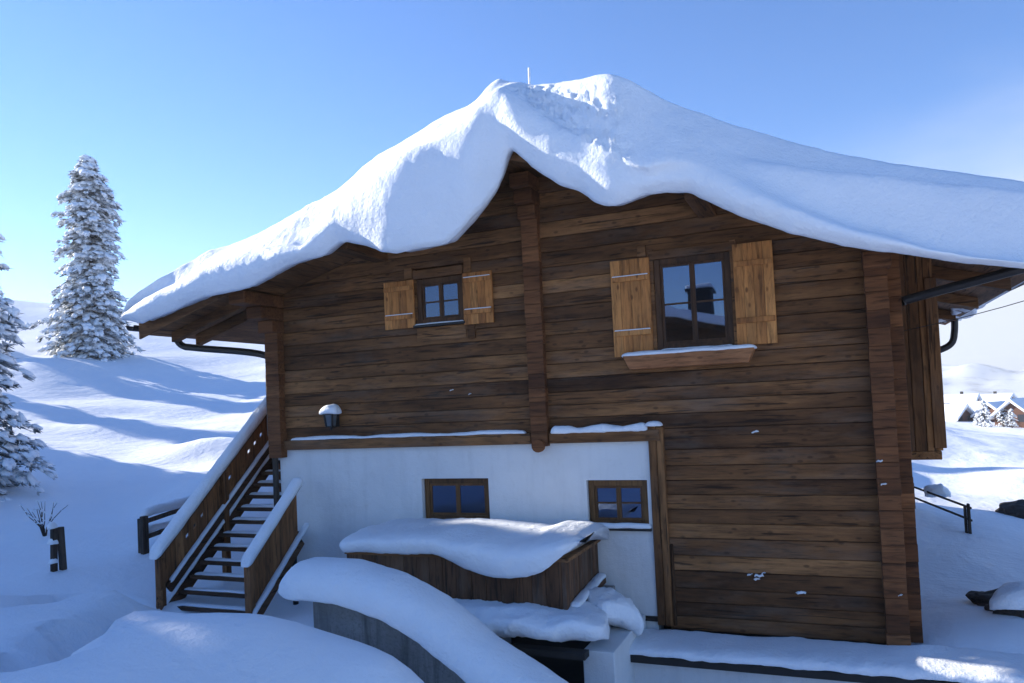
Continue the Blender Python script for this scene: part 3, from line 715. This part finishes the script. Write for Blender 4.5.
snow_run([(-5.3, -1.50, .67), (-4.2, -1.50, .66), (-3.1, -1.42, .64), (-2.40, -1.25, .60)], .96, .09, 'snow ridge lying on the slab over the dark cellar doorway', sag=.20, amp=.05, seed=3, freq=3.4)
snow_run([(-2.80, -.85, .66), (-2.5, -.6, .58), (-2.33, -.42, .34)], .72, .17, 'slumped snow lump beside the white pier at the enclosure corner', sag=.22, amp=.06, seed=12, freq=3.5)
snow_run([(-2.78, -1.25, .70), (-2.78, -.1, .80)], .13, .05, 'thin snow line on the foot rail beside the plank enclosure', amp=.01, seed=4)
snow_run([(-2.7, -.46, .1), (-.5, -.46, .1), (2.6, -.46, .1)], .86, lambda t: .08 + .05 * t, 'smooth snow strip lying on the ledge below the log wall', sag=.012, amp=.022, seed=5, endr=.1, power=3.6, freq=2.5)

# ---- concrete wing wall
Yw = -2.62
ct = [(312, 590), (330, 595), (355, 601), (385, 611), (415, 627), (440, 645), (465, 662), (490, 682), (540, 716), (590, 760)]
cp = [(q.x, q.z) for q in (at(px, py, Yw) for px, py in ct)]
wing = MB(); wing.prism([(cp[0][0], -1.5)] + cp + [(cp[-1][0], -1.5)], Yw, Yw + .32)
tag(wing.build('retaining_wall', CONC, bevel=.012), 'stained grey concrete wing wall sloping down under a long snow drift', 'retaining wall')
cs = [(293, 584), (312, 588), (355, 592), (400, 606), (440, 630), (490, 672), (540, 706), (590, 745)]
pth = [at(px, py, Yw + .12) for px, py in cs]
snow_run([Vector((p.x, Yw + .1, p.z)) for p in pth], .80, lambda t: lerp(.33, .36, t), 'long thick snow drift capping the sloping concrete wing wall', sag=.07, amp=.018, seed=6, side=(0, -1, 0), power=2.3, freq=2.0, endr=.32)

# ------------------------------------------------------------------ staircase
st = thing('staircase', 'open tread wooden stair with plank railings climbing to the chalet corner', 'staircase', (-8.1, -1.3, .3))
SL = .85; y0s = -1.35; z0s = .33
zs = lambda y: z0s + SL * (y - y0s)
xl, xr = -8.9, -7.3
k = 0; ZT = []
while True:
    yy = y0s + .03 + k * .2; 
    if yy > 1.05: break
    r_ = -7.36 if yy < -.3 else -7.97
    MB().rnd().box(xl + .07, r_, yy, yy + .17, zs(yy) - .03, zs(yy) + .025).build('tread', W_TR, st, bevel=.006); ZT.append((yy, zs(yy) + .025, r_)); k += 1
def diag(x, w_, ya, yb, lo, hi): 
    return [(ya, zs(ya) + lo), (yb, zs(yb) + lo), (yb, zs(yb) + hi), (ya, zs(ya) + hi)]
for x, ya, yb in ((xl + .03, y0s - .12, 1.2), (xr - .03, y0s - .05, -.3)):
    MB().rnd().prism(diag(x, 0, ya, yb, -.22, .07), x - .03, x + .03, 'x').build('stringer', W_STY, st, bevel=.006)
def railing(x, ya, yb, lo, hi, holes, name, ydir=1):
    q = MB(); wd = .15; y = ya; i = 0
    while y < yb - .02:
        b = min(y + wd, yb)
        def piece(a_, c_, l_, h_): q.prism([(a_, zs(a_) + l_), (c_, zs(c_) + l_), (c_, zs(c_) + h_), (a_, zs(a_) + h_)], x - .014, x + .014, 'x')
        q.rnd()
        if i in holes:
            hm = holes[i]; e_ = .034; ym = (y + b) / 2
            piece(y + .002, b - .002, lo, hm - e_); piece(y + .002, b - .002, hm + e_, hi); piece(y + .002, ym - e_, hm - e_, hm + e_); piece(ym + e_, b - .002, hm - e_, hm + e_)
        else: piece(y + .002, b - .002, lo, hi)
        y = b; i += 1
    o = q.build(name, W_ST, st)
    return o
railing(xl, -1.40, 1.15, .28, .80, {3: .56, 4: .56, 5: .56, 12: .56, 13: .56, 14: .56, 9: .56}, 'railing_panel')
railing(xr, -1.36, -.36, -.05, .72, {}, 'railing_panel')
MB().rnd().bar((xl, -1.45, zs(-1.45) + .84), (xl, 1.2, zs(1.2) + .84), .15, .05).build('handrail', W_STY, st, bevel=.006)
MB().rnd().bar((xr, -1.42, zs(-1.42) + .755), (xr, -.3, zs(-.3) + .755), .13, .045).build('handrail', W_STY, st, bevel=.006)
MB().rnd().bar((xl + .06, -1.3, zs(-1.3) + .24), (xl + .06, 1.1, zs(1.1) + .24), .05, .14).build('lower_rail', W_STY, st, bevel=.006)
MB().rnd().bar((xr + .05, -1.38, zs(-1.38) - .02), (xr + .05, -.34, zs(-.34) - .02), .05, .16).build('lower_rail', W_STY, st, bevel=.006)
for x, y, zb, zt in ((xl + .05, -1.42, .1, zs(-1.42) + .8), (xl + .05, -.15, .2, zs(-.15) + .8), (xr, -1.37, .1, zs(-1.37) + .72), (xl + .05, 1.1, .8, zs(1.1) + .8)):
    MB().rnd().box(x - .05, x + .05, y - .05, y + .05, zb, zt).build('newel_post', W_ST, st, bevel=.008)
MB().tube([(xr - .02, -.42, .1), (xr - .02, -.42, zs(-.42) - .1)], .04, 8).build('steel_prop', IRON, st)
MB().rnd().bar((xl + .16, -1.55, .42), (xl + .0, -1.38, .72), .09, .09).build('foot_brace', W_ST, st, bevel=.01)
MB().rnd().box(-9.0, -7.97, 1.1, 2.4, 2.36, 2.44).build('landing', W_TR, st, bevel=.006)
snow_run([(xl, -1.5, zs(-1.5) + .86), (xl, 1.25, zs(1.25) + .87)], .22, .15, 'long white snow bar on the tall left handrail of the stair', amp=.008, seed=21, power=3.2)
snow_run([(xr, -1.46, zs(-1.46) + .775), (xr, -.27, zs(-.27) + .775)], .19, .10, 'short snow bar on the near right handrail of the stair', amp=.006, seed=22, power=3.4)
snow_run([(xl + .07, -1.28, zs(-1.28) + .31), (xl + .07, 1.05, zs(1.05) + .31)], .085, .045, 'thin snow line on the lower rail inside the left stair railing', amp=.006, seed=23, step=.04)
snow_run([(xl + .03, -1.42, zs(-1.42) + .075), (xl + .03, 1.1, zs(1.1) + .075)], .12, .055, 'snow streak along the left stringer beside the treads', amp=.012, seed=24, step=.04)
snow_run([(xr + .06, -1.4, zs(-1.4) + .07), (xr + .06, -.2, zs(-.2) + .07)], .10, .05, 'thin snow line on the outer lower rail of the near stair railing', amp=.008, seed=25, step=.04)
for i, (yy, zz, r_) in enumerate(ZT):
    snow_run([(xl + .1, yy + .1, zz), (r_ - .02, yy + .1, zz)], .13, .022 + .02 * rng.random(), 'thin snow layer on a stair tread between the railings', amp=.008, seed=30 + i, group='snow on the stair treads', step=.08, n=10)

# ------------------------------------------------------------------ small snow on the facade
def strip(xa, xb, y, z, w_, h, label, seed, **k): return snow_run([(xa, y, z), (lerp(xa, xb, .5), y, z), (xb, y, z)], w_, h, label, seed=seed, amp=k.pop('amp', .008), step=.04, n=12, **k)
strip(-7.6, -3.75, -.03, 2.617, .11, lambda t: .03 + .025 * abs(math.sin(t * 9)), 'thin snow line on the beam left of the middle log post', 41)
strip(-3.40, -2.12, -.03, 2.617, .13, lambda t: .05 + .035 * abs(math.sin(t * 7 + 1)), 'ragged snow strip on the beam right of the middle log post', 42, sag=.02, amp=.018)
strip(-2.15, -1.93, -.03, 2.66, .15, .06, 'small snow tuft on top of the upright plank post', 43, amp=.012)
strip(-2.36, -.76, -.15, 3.54, .19, .045, 'snow layer filling the flower box under the large window', 44, sag=.015)
strip(-1.9, -1.04, -.04, 3.588, .09, .018, 'thin snow line on the sill of the large upper window', 45)
strip(-5.36, -4.59, -.02, 4.187, .08, .02, 'thin snow line on the sill of the small upper window', 46)
strip(-2.98, -2.14, -.01, 1.385, .10, .06, 'snow layer on the sill of the four pane lower window', 47)
for (xa, xb, z0, z1, ts, nm) in ((-5.85, -5.36, 4.16, 4.84, (.24,), 'left shutter of the small upper window'), (-4.585, -4.14, 4.13, 4.84, (.24, .86), 'right shutter of the small upper window'), (-2.49, -1.99, 3.54, 4.76, (.24, .80), 'left shutter of the large upper window')):
    for t in ts:
        strip(xa + .02, xb - .02, -.062, lerp(z0, z1, t) + .032, .024, .014, 'hair thin snow on the %s batten, %s' % ('upper' if t > .5 else 'lower', nm), 48 + int(xa * 10), amp=.002)
for px, py, s_ in ((759, 577, .05), (750, 575, .03), (757, 580, .035), (801, 594, .055), (764, 574, .02), (452, 391, .03), (470, 395, .02), (880, 462, .03), (884, 485, .03), (538, 372, .02), (900, 596, .02), (755, 433, .04)):
    q = at(px, py, -.012 if px < 870 else -.17)
    snow_run([q - Vector((s_, 0, 0)), q + Vector((s_, 0, .012))], lambda t: .035 * (.5 + abs(math.sin(px + t * 5))), s_ * .5, 'small white chip of snow stuck to the log wall', amp=.014, freq=30, seed=int(px), name='snow_chip', n=8, step=.02, group='snow chips on the log wall')

# wall lantern
q = at(331, 420, -.16)
ln = thing('wall_lantern', 'small black wall lantern wearing a round snow hat', 'lantern', (q.x, -.0, q.z))
MB().box(q.x - .035, q.x + .035, -.02, .0, q.z - .1, q.z + .1).tube([(q.x, -.01, q.z - .05), (q.x, -.1, q.z - .11), (q.x, -.16, q.z - .1)], .012, 8).build('bracket', IRON, ln)
cg = MB(); 
for i in range(4): 
    a_, b_ = (-1, 1)[i & 1], (-1, 1)[i >> 1]; cg.bar((q.x + a_ * .05, -.16 + b_ * .05, q.z - .09), (q.x + a_ * .07, -.16 + b_ * .07, q.z + .08), .022, .022, (0, 1, 0))
cg.box(q.x - .055, q.x + .055, -.215, -.105, q.z - .105, q.z - .085); cg.box(q.x - .085, q.x + .085, -.245, -.075, q.z + .08, q.z + .1); cg.tube([(q.x, -.16, q.z - .1), (q.x, -.16, q.z - .15)], [.03, .008], 8)
cg.build('cage', IRON, ln)
MB().add([(q.x + a_ * s_, -.16 + b_ * s_, z) for z, s_ in ((q.z - .085, .047), (q.z + .078, .066)) for a_, b_ in ((-1, -1), (1, -1), (1, 1), (-1, 1))], [(0, 1, 5, 4), (1, 2, 6, 5), (2, 3, 7, 6), (3, 0, 4, 7), (0, 1, 2, 3), (4, 5, 6, 7)]).build('lamp_glass', LAMPGLASS, ln)
snow_run([(q.x - .15, -.16, q.z + .105), (q.x, -.17, q.z + .105), (q.x + .15, -.16, q.z + .1)], .24, lambda t: .10 + .04 * t, 'round snow hat on the black wall lantern', amp=.01, seed=60, sag=.02, n=16, step=.03)
# cable from the wall out to the right
a, b = at(903, 331, .15), Vector((3.2, -2.5, 4.25))
pl = [a.lerp(b, t / 12) - Vector((0, 0, .12 * math.sin(math.pi * t / 12))) for t in range(13)]
tag(MB().tube(pl, .004, 6).build('overhead_cable', IRON), 'thin cable running from the chalet side wall out to the right', 'cable')
snow_run([(2.42, 6.5, 4.42), (2.5, 8, 4.42), (2.45, 9.7, 4.42)], .5, .2, 'frosty snow fringe over the far end of the right gutter', amp=.09, seed=70, freq=3, sag=.05)

# ------------------------------------------------------------------ fences, posts, shrub, rocks
def fence_at(px0, py0, d0, px1, py1, d1, nposts, hgt, label, group=None, rails=2, th=1.0):
    a, b = far(px0, py0, d0), far(px1, py1, d1); t = thing('rail_fence', label, 'fence', (a.x, a.y, a.z), group)
    for i in range(nposts):
        p = a.lerp(b, i / max(1, nposts - 1)); gz = ground_h(p.x, p.y)
        MB().rnd().box(p.x - .06 * th, p.x + .06 * th, p.y - .06, p.y + .06, gz - .3, gz + hgt).build('post', W_GR, t, bevel=.012)
        MB().rnd().box(p.x - .20 * th, p.x - .09 * th, p.y - .03, p.y + .07, gz - .3, gz + hgt * .93).build('post', W_GR, t, bevel=.012)
    for r_ in range(rails):
        f_ = hgt * (.85 - .42 * r_); pa, pb = a.lerp(b, -.06), a.lerp(b, 1.06); za, zb = ground_h(a.x, a.y) + f_, ground_h(b.x, b.y) + f_
        MB().rnd().bar((pa.x, pa.y + .1, za), (pb.x, pb.y + .1, zb), .07 * th, .12 * th).build('rail', W_GR, t, bevel=.012)
    return t, a, b
t, a, b = fence_at(145, 552, 14.2, 200, 545, 15.2, 2, .62, 'short snowy rail fence beside the foot of the wooden stair', th=.65)
dv = b - a
for f_, s_, hh in ((.55, 81, .14), (.27, 82, .1)):
    za, zb = ground_h(a.x, a.y) + f_ + .03, ground_h(b.x, b.y) + f_ + .03
    snow_run([(a.x - .15, a.y + .05, za), (b.x + .1, b.y + .05, zb)], .24, hh, 'snow roll on the %s rail of the fence by the stair' % ('top' if f_ > .4 else 'lower'), amp=.03, seed=s_, freq=3)
for px, tilt, lab in ((53.5, -.03, 'snow crusted grey post standing just left of its dark twin'), (64, .06, 'dark leaning post standing alone in the snow with its twin')):
    p = far(px, 566, 13.5); gz = ground_h(p.x, p.y)
    o = MB().rnd().bar((p.x, p.y, gz - .3), (p.x - tilt, p.y, gz + .64), .085 if px > 60 else .075, .08, (0, 1, 0)).build('fence_post', W_GR, bevel=.012)
    tag(o, lab, 'post', 'pair of posts by the snowy path')
p = far(53.5, 566, 13.5); gz = ground_h(p.x, p.y)
for i, (dz, hh) in enumerate(((.63, .1), (.4, .09), (.1, .08))): snow_run([(p.x - .045, p.y - .02, gz + dz), (p.x + .075, p.y - .02, gz + dz + .01)], .13, hh, ('snow dollop on top of the grey post', 'snow band halfway up the grey post', 'snow clot near the foot of the grey post')[i], amp=.02, seed=90 + i, step=.03, n=12)
def shrub(px, py, dist, n, h, label, group=None):
    p = far(px, py, dist); gz = ground_h(p.x, p.y); t = thing('bare_shrub', label, 'shrub', (p.x, p.y, gz), group); m_ = MB(); sn = MB()
    for i in range(n):
        az = rng.uniform(0, 6.3); sp_ = rng.uniform(.15, .75) * h; pp = [Vector((p.x, p.y, gz - .1))]
        for k in range(1, 5): pp.append(Vector((p.x + math.cos(az) * sp_ * (k / 4) ** 1.3 + rng.uniform(-.03, .03), p.y + math.sin(az) * sp_ * (k / 4) ** 1.3, gz + h * rng.uniform(.7, 1.1) * k / 4)))
        m_.tube(pp, [.012, .01, .008, .006, .003], 5)
        for k in range(2, 5):
            c_ = pp[k]; rr = rng.uniform(.02, .05); sn.tube([c_ + Vector((-rr, 0, .0)), c_ + Vector((0, 0, .015)), c_ + Vector((rr, 0, 0))], [.004, rr * .55, .004], 6)
    m_.build('stem', W_GR, t); sn.build('twig_snow', SNOW, t, smooth=True)
shrub(45, 534, 16.5, 12, .62, 'little bare shrub dusted with snow behind the two posts')
t, a, b = fence_at(915, 520, 18.5, 970, 532, 16.6, 2, .55, 'small dark rail fence on the slope right of the chalet', th=.38)
p = far(931, 514, 18.2); gz = ground_h(p.x, p.y)
snow_run([(p.x - .1, p.y - .05, gz + .40), (p.x + .36, p.y - .1, gz + .41)], .36, .2, 'round snow lump on the fence right of the chalet', amp=.05, power=2.0, step=.03, freq=5, seed=95, sag=.05)
def boulder(px, py, dist, s_, label, seed, cap=None, capseed=0):
    p = far(px, py, dist); gz = ground_h(p.x, p.y); bm = bmesh.new(); bmesh.ops.create_icosphere(bm, subdivisions=4, radius=1)
    for v in bm.verts:
        c_ = v.co.copy(); k_ = 1 + .35 * mn.noise(c_ * 1.4 + Vector((seed, 0, 0))) + .14 * mn.noise(c_ * 4 + Vector((0, seed, 0)))
        v.co = Vector((c_.x * s_[0], c_.y * s_[1], c_.z * s_[2])) * k_ + Vector((p.x, p.y, gz))
    me = bpy.data.meshes.new('boulder'); bm.to_mesh(me); bm.free(); me.materials.append(ROCK); o = bpy.data.objects.new('boulder', me); C.objects.link(o); tag(o, label, 'boulder')
    if cap: snow_run([(p.x - s_[0] * .95, p.y - .1, gz + s_[2] * .55), (p.x, p.y - .2, gz + s_[2] * .85), (p.x + s_[0] * 1.0, p.y - .1, gz + s_[2] * .6)], s_[1] * 2.1, .2, cap, amp=.04, seed=capseed, sag=.05, freq=2.5)
boulder(1000, 604, 11.2, (.34, .3, .16), 'dark jagged rock poking from the snow below the slope', 3)
boulder(1020, 622, 10.6, (.3, .3, .2), 'rock wearing a bright snow pillow at the slope edge', 8, 'bright snow pillow on the rock at the slope edge', 97)
boulder(1022, 508, 19.5, (.5, .5, .3), 'dark boulder farther up the slope near the rail fence', 15)

# ------------------------------------------------------------------ trees
def needle_mat():
    M = Mat('frosted_needles'); v = M.coord(); a_ = M.noise(v, 1.6, 3)
    M.l(M.ramp(a_, [(.26, (.03, .037, .034)), (.42, (.13, .145, .145)), (.56, (.52, .55, .57))]), M.p.inputs['Base Color']); M.p.inputs['Roughness'].default_value = .8; return M.m
NEEDLE = needle_mat(); BARK = plain('bark', (.05, .038, .03), .9, bump=.6)
def conifer(name, loc, H, R, label, seed, nb, snowy=1.0, topw=.16, group=None, cat='tree'):
    r_ = random.Random(seed); t = thing(name, label, cat, loc, group); B = Vector(loc)
    MB().tube([B + Vector((0, 0, -.5)), B + Vector((.03, 0, H * .3)), B + Vector((-.04, .03, H * .7)), B + Vector((0, 0, H * .97))], [R * .085, R * .07, R * .035, .015], 10).build('trunk', BARK, t)
    nd = MB(); sn = MB(); hv = []
    for i in range(nb):
        u = (i + r_.random()) / nb; u = u ** 1.05; z = H * lerp(.03, .985, u)
        prof = topw * R + (1 - topw) * R * (1 - u) ** .52; prof *= 1 + .32 * mn.noise(Vector((u * 5.5, math.sin(seed) * 9, 1))); prof *= min(1, (1 - u) * 9 + .15)
        az = r_.uniform(0, 2 * math.pi); L_ = prof * r_.uniform(.55, 1.12) * (1 + .4 * mn.noise(Vector((math.cos(az) * 1.3, math.sin(az) * 1.3, u * 7 + seed)))); dr = Vector((math.cos(az), math.sin(az), 0)); sdv = Vector((-dr.y, dr.x, 0))
        ns = max(3, int(L_ / (R * .17)) + 1); drop = lerp(.55, .2, u) * L_ * r_.uniform(.6, 1.5)
        for k in range(ns):
            s_ = (k + .8) / ns; c_ = B + dr * (L_ * s_) + Vector((0, 0, z + .12 * L_ * s_ - drop * s_ * s_)) + sdv * r_.uniform(-.12, .12) * L_
            size = R * lerp(.14, .095, s_) * r_.uniform(.6, 1.3)
            if s_ < .3 and L_ > R * .5: continue
            # needle sprays: narrow blades fanned outwards and down
            for j in range(9):
                a2 = r_.uniform(-1.5, 1.5); dd = (dr * math.cos(a2) + sdv * math.sin(a2) + Vector((0, 0, r_.uniform(-.75, .15)))).normalized()
                ln_ = size * r_.uniform(1.0, 1.9); wv = dd.cross(Vector((r_.uniform(-1, 1), r_.uniform(-1, 1), 1))).normalized() * size * r_.uniform(.16, .34)
                p0 = c_ + Vector((r_.uniform(-.4, .4), r_.uniform(-.4, .4), r_.uniform(-.35, .1))) * size
                nd.add([p0 - wv * .5, p0 + wv * .5, p0 + dd * ln_ * .6 + wv * .6, p0 + dd * ln_, p0 + dd * ln_ * .6 - wv * .6], [(0, 1, 2, 3, 4)])
            if r_.random() < .9 * snowy:
                for j in range(4):
                    cc = c_ + dr * size * r_.uniform(-.2, .6) + sdv * size * r_.uniform(-.7, .7) + Vector((0, 0, size * r_.uniform(.05, .3)))
                    ex, ey, ez = size * r_.uniform(.5, 1.15), size * r_.uniform(.32, .7), size * r_.uniform(.22, .5); q = Vector((r_.random() * 9, r_.random() * 9, 0))
                    vs = []; fs = []; dd = (dr + Vector((r_.uniform(-.5, .5), r_.uniform(-.5, .5), -.75 * s_ - .1 + r_.uniform(-.3, .3)))).normalized(); up = sdv.cross(dd) * -1
                    if up.z < 0: up = -up
                    for a_ in range(3):
                        ph = (-.35, .35, 1.0)[a_]
                        for b_ in range(7):
                            th = b_ / 7 * 6.283; w_ = math.cos(ph) * (1 + .55 * mn.noise(q + Vector((b_ * 1.7, a_, 0)))); vs.append(cc + dd * (ex * w_ * math.cos(th)) + sdv * (ey * w_ * math.sin(th)) + up * (ez * math.sin(ph)))
                    for a_ in range(2):
                        for b_ in range(7): fs.append((a_ * 7 + b_, a_ * 7 + (b_ + 1) % 7, (a_ + 1) * 7 + (b_ + 1) % 7, (a_ + 1) * 7 + b_))
                    fs.append(tuple(range(14, 21))); fs.append(tuple(range(6, -1, -1))); sn.add(vs, fs)
    nd.build('crown', NEEDLE, t, recalc=False); sn.build('branch_snow', SNOW_FINE, t, recalc=False, smooth=True)
    return t
p = far(93, 352, 52); p.z = ground_h(p.x, p.y) - .2
tall = conifer('conifer', p, 12.3, 2.35, 'tall snow covered conifer standing alone on the ridge', 5, 560, group='snowy conifers', topw=.2)
p = far(-32, 474, 21.5); p.z = ground_h(p.x, p.y) - .25
conifer('conifer', p, 6.9, 1.5, 'broad snow covered conifer on the slope at the edge of the open field', 11, 330, group='snowy conifers')
row = [(-52, 19, .74), (-48, 12.5, .6), (-31, -3.0, .68), (-30, -1.2, .66), (-31, -6.6, .66)]  # unseen conifers added uphill, placed and sized to cast shade on yard and field
rw_ = random.Random(3)
for k in range(16): row.append((-33 - 3.2 * (k % 2) - rw_.uniform(0, 1.2), 6.2 - 1.3 * k + rw_.uniform(-.3, .3), .755 + .04 * (k % 2) + rw_.uniform(-.02, .03)))
for i, (x, y, s_) in enumerate(row):
    rz = i * 1.7
    copy_tree(tall, (x, y, ground_h(x, y) - .2), rz, (s_, s_, s_), 'unseen snowy conifer in the row added uphill to shade yard and field')

# ------------------------------------------------------------------ village far off to the right
VW = plain('village_brown_wood', (.10, .045, .03), .85); VP = plain('village_pale_wall', (.5, .47, .43), .9); VG = plain('village_window', (.03, .035, .045), .2)
def house(px, py, dist, L_, D_, H_, rise, rz, label, wm, chim=False):
    L_, D_, H_, rise = L_ * .5, D_ * .5, H_ * .5, rise * .5
    p = far(px, py, dist); t = thing('village_house', label, 'house', (p.x, p.y, p.z), 'village houses in the valley')
    R_ = Matrix.Translation(p) @ Matrix.Rotation(rz, 4, 'Z')
    def b_(mb, nm, mat, par=t, **k):
        mb.v = [tuple(R_ @ Vector(v)) for v in mb.v]; o = mb.build(nm, mat, None, **k); o.parent = par; o.matrix_parent_inverse = Matrix.Translation(-t.location); return o
    hx, hy = L_ / 2, D_ / 2
    wl = MB(); wl.prism([(-hy, -4), (hy, -4), (hy, H_), (0, H_ + rise), (-hy, H_)], -hx, hx, 'x'); b_(wl, 'wall', wm)
    rf_ = MB(); o_ = .7; sl = rise / hy
    for s_ in (-1, 1):
        rf_.prism([(0, H_ + rise + .05), (s_ * (hy + o_), H_ - o_ * sl + .05), (s_ * (hy + o_), H_ - o_ * sl + .5), (0, H_ + rise + .65)], -hx - o_, hx + o_, 'x')
    b_(rf_, 'roof', SNOW_FINE, bevel=.15)
    for k in range(3):
        x = lerp(-hx, hx, (k + .5) / 3); b_(MB().box(x - .5, x + .5, -hy - .06, -hy - .01, H_ * .35, H_ * .35 + 1.1), 'window', VG)
        if k < 2: y = lerp(-hy, hy, (k + .5) / 2); b_(MB().box(-hx - .06, -hx - .01, y - .5, y + .5, H_ * .35, H_ * .35 + 1.1), 'window', VG); b_(MB().box(hx + .01, hx + .06, y - .5, y + .5, H_ * .35, H_ * .35 + 1.1), 'window', VG)
    if chim: b_(MB().box(-.3, .3, .5, 1.1, H_ + rise * .5, H_ + rise + 1.2), 'chimney', ROCK)
house(949, 425, 150, 11, 10, 2.4, 3.6, RAD(-38), 'nearest village house with a broad white roof beside the chalet wall', VW)
house(977, 421, 165, 14, 11, 3.2, 3.0, RAD(-25), 'village house with a wide snowy roof and pale lower wall', VP)
house(999, 421, 150, 9, 9, 2.2, 3.2, RAD(48), 'village house with a red brown gable beside the bluish trees', VW)
house(1020, 424, 140, 10, 10, 2.6, 4.2, RAD(58), 'red brown gabled house at the far end of the village row', VW)
house(962, 410, 215, 13, 11, 4, 2.6, RAD(-20), 'snowy roof with a chimney showing close to the chalet wall above the nearest house', VW, True)
house(995, 409, 230, 15, 12, 4, 2.6, RAD(-28), 'snowy roof with a chimney directly above the tallest frosted village tree', VW, True)
vt = None
for i, (px, py, dd, s_, rz, lab) in enumerate(((985, 428, 135, 1.0, 0, 'bluish snowy tree tallest in front of the village roofs'), (1003, 428, 138, .75, 1, 'small bluish tree in front of the red brown gable'), (1012, 426, 132, .6, 2, 'frosted bush before the gabled house at the row end'), (978, 429, 140, .6, 3, 'short frosted tree below the pale walled village house'))):
    p = far(px, py, dd)
    if vt is None: vt = conifer('village_tree', p, 4.2, 1.3, lab, 40, 70, group='trees in the village')
    else: copy_tree(vt, p, rz, (s_ * 1.2, s_ * 1.2, s_), lab)

# ------------------------------------------------------------------ neighbour across the lane (seen in the window glass)
nb = thing('neighbour_chalet', 'neighbouring chalet across the yard mirrored in the large upper window', 'house', (-4, -26, 2))
nw = MB()
for z0, z1 in log_rows(-1, 5.6, .25): nw.rnd().box(-12, 3, -31, -24, z0 + .004, z1 - .004)
nw.build('wall', W_X, nb)
MB().prism([(-12, 5.6), (3, 5.0), (3, 5.1), (-6.6, 7.52), (-12, 5.75)], -30.9, -24.1).build('gable', W_X, nb)
MB().prism([(-13.2, 5.6), (-6.6, 7.5), (4.2, 4.6), (4.2, 4.8), (-6.6, 7.7), (-13.2, 5.8)], -32, -23).build('roof', W_Y, nb)
MB().prism([(-13.3, 5.82), (-6.6, 7.72), (4.3, 4.82), (4.3, 5.15), (-6.6, 8.15), (-13.3, 6.2)], -32.1, -22.9).build('roof_snow', SNOW, nb, bevel=.12)
MB().box(-5.75, -4.75, -26.4, -25.4, 6.6, 8.9).build('chimney', ROCK, nb, bevel=.03)
MB().box(-5.9, -4.6, -26.55, -25.25, 8.9, 9.0).build('chimney_cap', IRON, nb)
MB().box(-5.85, -4.65, -26.5, -25.3, 9.0, 9.22).build('cap_snow', SNOW, nb, bevel=.08)

for ch in nb.children: ch.location.z -= 1.15
nb.location.z -= 1.15
for ch in nb.children: ch.location.z += 1.15
